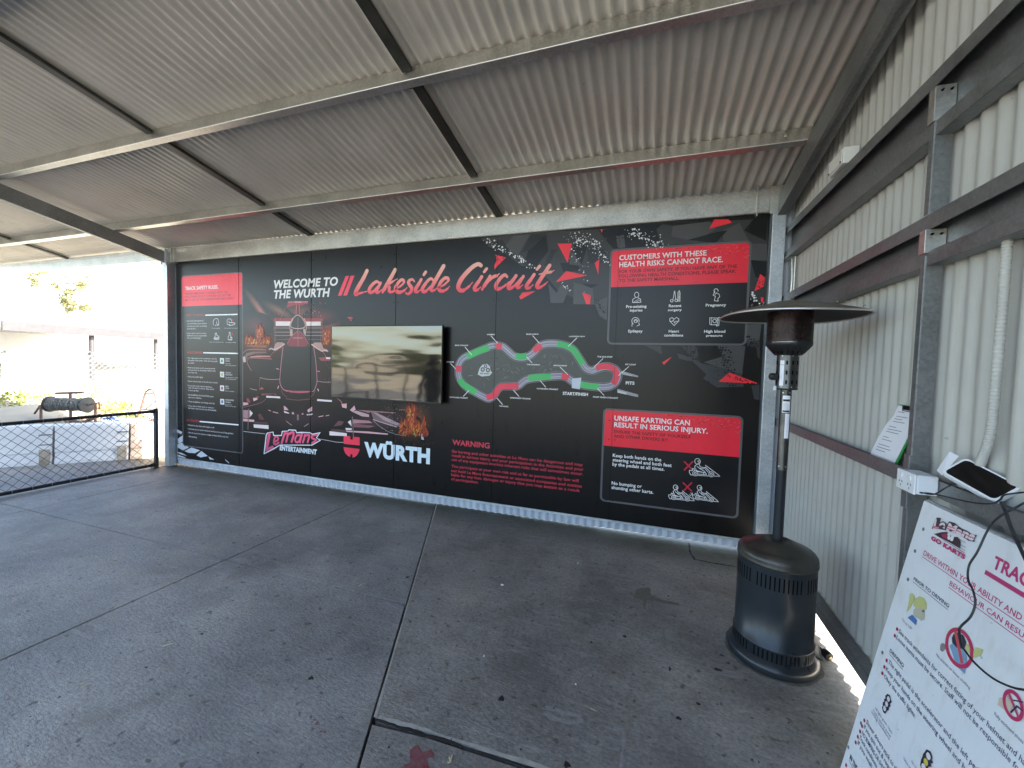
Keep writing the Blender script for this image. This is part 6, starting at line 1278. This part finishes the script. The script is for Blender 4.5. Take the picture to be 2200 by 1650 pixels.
# tall sparse tree above the shed
tr = empty('eucalyptus_tree', 'tall sparse eucalyptus rising behind the shed, only its leaf clumps visible against the glare', 'tree'); dp = 26
R = random.Random(31); mb = MB()
for px, py, w_, h_, n in [(80,586,34,6,240),(75,608,16,12,230),(66,598,10,5,60),(116,610,9,8,110),(122,618,8,5,60),(138,595,7,3,40),(176,612,20,12,280),(145,609,9,4,60),(146,626,22,8,200),(140,640,17,9,240),(142,652,15,8,240),(150,664,14,8,240),(182,662,20,9,260),(160,652,12,7,100),(187,595,7,3,40),(182,576,8,3,30)]:
    for i in range(n):
        a = R.gauss(0,.42)*w_; b = R.gauss(0,.42)*h_; q = D(px+a, py+b, dp+R.uniform(-.7,.7)); v = Vector((R.uniform(-1,1), R.uniform(-1,1), R.uniform(-1,.2))).normalized()*R.uniform(.10,.24); d2 = v.orthogonal().normalized()*.045; mb.add([q-v*.5, q+d2, q+v*.5, q-d2], [(0,1,2,3)])
tag(mb.build('foliage', M['leaf'], tr), kind='stuff')
M['palebark'] = simple('pale_bark', (.50,.47,.42), (.60,.57,.52), .8)
base = D(150,745,dp+.2); base.z = .5
pole([base, D(152,700,dp), D(150,664,dp), D(144,640,dp), D(150,615,dp), D(165,575,dp)], [.20,.18,.15,.11,.07,.04], 'palebark', 'trunk', tr)
for a, b in (((150,664),(184,662)), ((146,645),(116,612)), ((150,615),(178,612)), ((148,628),(80,600))): pole([D(*a, dp), D((a[0]+b[0])/2, (a[1]+b[1])/2+2, dp), D(*b, dp)], [.07,.05,.02], 'palebark', 'limb', tr)

# ================================================================== WHAT LIES BEHIND THE CAMERA (seen in the television)
rf = empty('pit_fence', 'tall dark pipe fence along the edge of the track, mirrored in the television', 'fence')
for k in range(18): x = -14+k*.95; pole([(x,-5.9,-.03),(x,-5.9,1.40)], .034, 'fence', 'fence_post', rf)
for z_ in (1.38,.14): pole([(-14,-5.9,z_),(2.2,-5.9,z_)], .030, 'fence', 'rail', rf)
chain(rf, (-14,-5.9,0), (2.2,-5.9,0), .15, 1.36, .12, .0022)
for k, (x, y, r_, h_) in enumerate([(-34,-52,6,3.6),(-22,-58,7,4.2),(-9,-60,6,3.4),(3,-56,6.5,4.2),(15,-54,6,3.4),(-46,-40,6,3.8),(-58,-12,7,6),(28,-40,7,6)]):
    tt_ = empty('bushy_tree', 'dark bushy tree beyond the track, '+('leftmost of its row','broad, second of its row','taller than its neighbours, behind the lamp pole','beside the lamp pole','in the middle of the row','near the side wall end','far out beside the bank','rightmost of its row')[k], 'tree', group='trees beyond the track')
    R = random.Random(60+k); mb = MB()
    for i in range(3200):
        a = R.random()*2*PI; ph = math.acos(R.uniform(-1, 1)); rr_ = R.random()**.4; q = Vector((x+r_*rr_*math.sin(ph)*math.cos(a), y+r_*rr_*math.sin(ph)*math.sin(a), h_*.62+h_*.55*rr_*math.cos(ph))); v = Vector((R.uniform(-1,1), R.uniform(-1,1), R.uniform(-1,1))).normalized()*.36; d2 = v.orthogonal().normalized()*.2; mb.add([q-v*.5, q+d2, q+v*.5, q-d2], [(0,1,2,3)])
    tag(mb.build('crown', M['darktree'], tt_), kind='stuff'); pole([(x,y,-.05),(x,y,h_*.6)], [.3,.15], 'bark', 'trunk', tt_)
lp = empty('light_pole', 'tall pale lamp pole by the track, mirrored in the television', 'lamp post'); pole([(-9.5,-16,-.05),(-9.5,-16,7.5)], [.16,.12], 'conduit', 'pole', lp); mb = MB(); mb.box((-9.9,-16.1,7.5), (-9.1,-15.9,7.65)); mb.build('lamp_head', M['conduit'], lp)
# a man watching from the open side of the shelter, mirrored in the television
def person(x, y, face):
    t = bpy.data.objects.new('person', None); 
    def skin(name, V, E, rad, mat, root=0):
        me = bpy.data.meshes.new(name); me.from_pydata([tuple(v) for v in V], E, []); o = bpy.data.objects.new(name, me); COL.objects.link(o); o.modifiers.new('skin', 'SKIN'); 
        for i, r_ in enumerate(rad): me.skin_vertices[0].data[i].radius = (r_, r_*.85) if isinstance(r_, float) else r_
        me.skin_vertices[0].data[root].use_root = True; s_ = o.modifiers.new('sub', 'SUBSURF'); s_.levels = s_.render_levels = 2; me.materials.append(M[mat]); return o
    V = [(0,0,.95),(0,0,1.12),(0,0,1.32),(0,0,1.45),(0,0,1.53),(0,.01,1.62),(0,.015,1.70),
         (-.19,0,1.43),(-.24,.01,1.17),(-.23,.09,.93),(-.225,.12,.84), (.19,0,1.43),(.24,.01,1.17),(.23,.09,.93),(.225,.12,.84),
         (-.10,0,.88),(-.11,.02,.49),(-.12,-.01,.10),(-.12,.13,.045), (.10,0,.88),(.11,.02,.49),(.12,-.01,.10),(.12,.13,.045)]
    E = [(0,1),(1,2),(2,3),(3,4),(4,5),(5,6),(3,7),(7,8),(8,9),(9,10),(3,11),(11,12),(12,13),(13,14),(0,15),(15,16),(16,17),(17,18),(0,19),(19,20),(20,21),(21,22)]
    rad = [(.16,.11),(.15,.11),(.17,.12),(.13,.10),(.058,.058),(.082,.095),(.080,.095),.072,.050,.042,.036,.072,.050,.042,.036,.095,.065,.048,.040,.095,.065,.048,.040]
    b = skin('person', V, E, rad, 'cloth'); b.location = (x, y, 0); b.rotation_euler = (0,0,face)
    tag(b, 'man in dark clothes and a cap standing under the shelter, seen mirrored in the television', 'person')
    mb = MB(); mb.lathe([(.0,1.815),(.05,1.81),(.088,1.775),(.098,1.735),(.100,1.722)], (0,.012,0), 20); mb.add([(-.085,.06,1.728),(.085,.06,1.728),(.07,.19,1.712),(-.07,.19,1.712),(-.085,.06,1.722),(.085,.06,1.722),(.07,.19,1.706),(-.07,.19,1.706)], [(0,1,2,3),(7,6,5,4),(0,4,5,1),(1,5,6,2),(2,6,7,3),(3,7,4,0)]); mb.build('cap', M['cloth'], b)
    for s_ in (-1, 1):
        for f in range(5):
            dx = (f-1.5)*.016 if f < 4 else -.034; L_f = (.062,.072,.068,.055,.045)[f]; a = Vector((s_*.225+s_*dx*.3, .125+dx, .80)); q = [Vector((s_*.225, .12, .84)), a, a+Vector((-s_*.008, .004, -L_f*.5)), a+Vector((-s_*.022, 0, -L_f))]; mb = MB(); mb.tube(q, [.014,.009,.008,.006], 6); mb.build('finger', M['skin'], b)
    mb = MB(); mb.lathe([(.0,1.53),(.05,1.545),(.072,1.60),(.080,1.66),(.078,1.715)], (0,.022,0), 18); mb.tube([(0,.098,1.67),(0,.118,1.635),(0,.100,1.628)], [.008,.014,.009], 6)
    for s_ in (-1, 1): mb.tube([(s_*.078,.015,1.69),(s_*.092,.005,1.67),(s_*.082,.012,1.635)], .009, 6)
    mb.build('face', M['skin'], b)
    return b
person(-4.05, -3.35, 0.25)

# ================================================================== LITTER ON THE FLOOR
def stick(px0, py0, px1, py1, z_, label, mat='straw', r=.0022, name='straw'):
    a, b = hit(px0, py0, 2, z_+r), hit(px1, py1, 2, z_+r); mb = MB(); m_ = a.lerp(b, .5)+Vector((0,0,.002)); mb.tube([a, m_, b], [r, r, r*.5], 6); tag(mb.build(name, M[mat]), label, name.replace('_', ' '))
stick(349,1389,371,1382,0,'pale straw lying near the left of the floor, nearest the long joint'); stick(173,1477,197,1467,0,'forked pale straw at the far left of the floor'); stick(771,1259,785,1252,0,'short white straw just left of the slanting joint')
stick(1268,1522,1280,1528,T2,'tiny pale splinter on the slab right of the slanting joint', r=.0014)
def scrap(px, py, s_, label, z_=T2, mat='paper'):
    c = hit(px, py, 2, z_); mb = MB(); R = random.Random(px); pts = [Vector((c.x+s_*R.uniform(.6,1.1)*math.cos(a), c.y+s_*R.uniform(.6,1.1)*math.sin(a), z_+.001+R.uniform(0,.006))) for a in [2*PI*k/7 for k in range(7)]]; top = Vector((c.x, c.y, z_+.011)); mb.add(pts+[top], [(k, (k+1) % 7, 7) for k in range(7)]+[tuple(range(6,-1,-1))]); tag(mb.build('paper_scrap', M[mat]), label, 'litter')
scrap(1079,1258,.014,'white paper scrap in the middle of the right-hand slab'); scrap(1242,1211,.007,'small white scrap near the foot of the mural'); scrap(1237,1472,.006,'tiny white scrap near the two dark gum spots'); scrap(1040,1411,.004,'speck of white paper right of the slanting joint')
for px, py, lab in ((968,1630,'curled pale twig beside the red cross'),):
    a = hit(px-3, py-4, 2, .003); b = hit(px+4, py-8, 2, .003); c_ = hit(px, py+6, 2, .003); d_ = hit(px-6, py+9, 2, .003); mb = MB(); mb.tube([b, c_.lerp(b,.5), c_, d_], .003, 6); mb.tube([a, c_.lerp(a,.4), c_], .0025, 6); tag(mb.build('twig', M['straw']), lab, 'twig')
for px, py, r_, lab in ((1402,1138,.05,'dry leaves caught under the mural beside the heater'), (890,1062,.04,'dry leaves caught under the middle of the mural'), (392,1003,.05,'dead leaves piled at the foot of the left post')):
    c = hit(px, py, 2, .01); mb = MB(); R = random.Random(px)
    for i in range(16):
        q = c+Vector((R.uniform(-r_, r_)*1.4, R.uniform(-.02,.03), R.uniform(0,.022))); v = Vector((R.uniform(-1,1), R.uniform(-1,1), R.uniform(-.4,.4))).normalized()*R.uniform(.014,.04); d2 = v.orthogonal().normalized()*.006; mb.add([q-v*.5, q+d2, q+v*.5, q-d2], [(0,1,2,3)])
    tag(mb.build('dead_leaves', M['twig']), lab, 'leaves', kind='stuff')
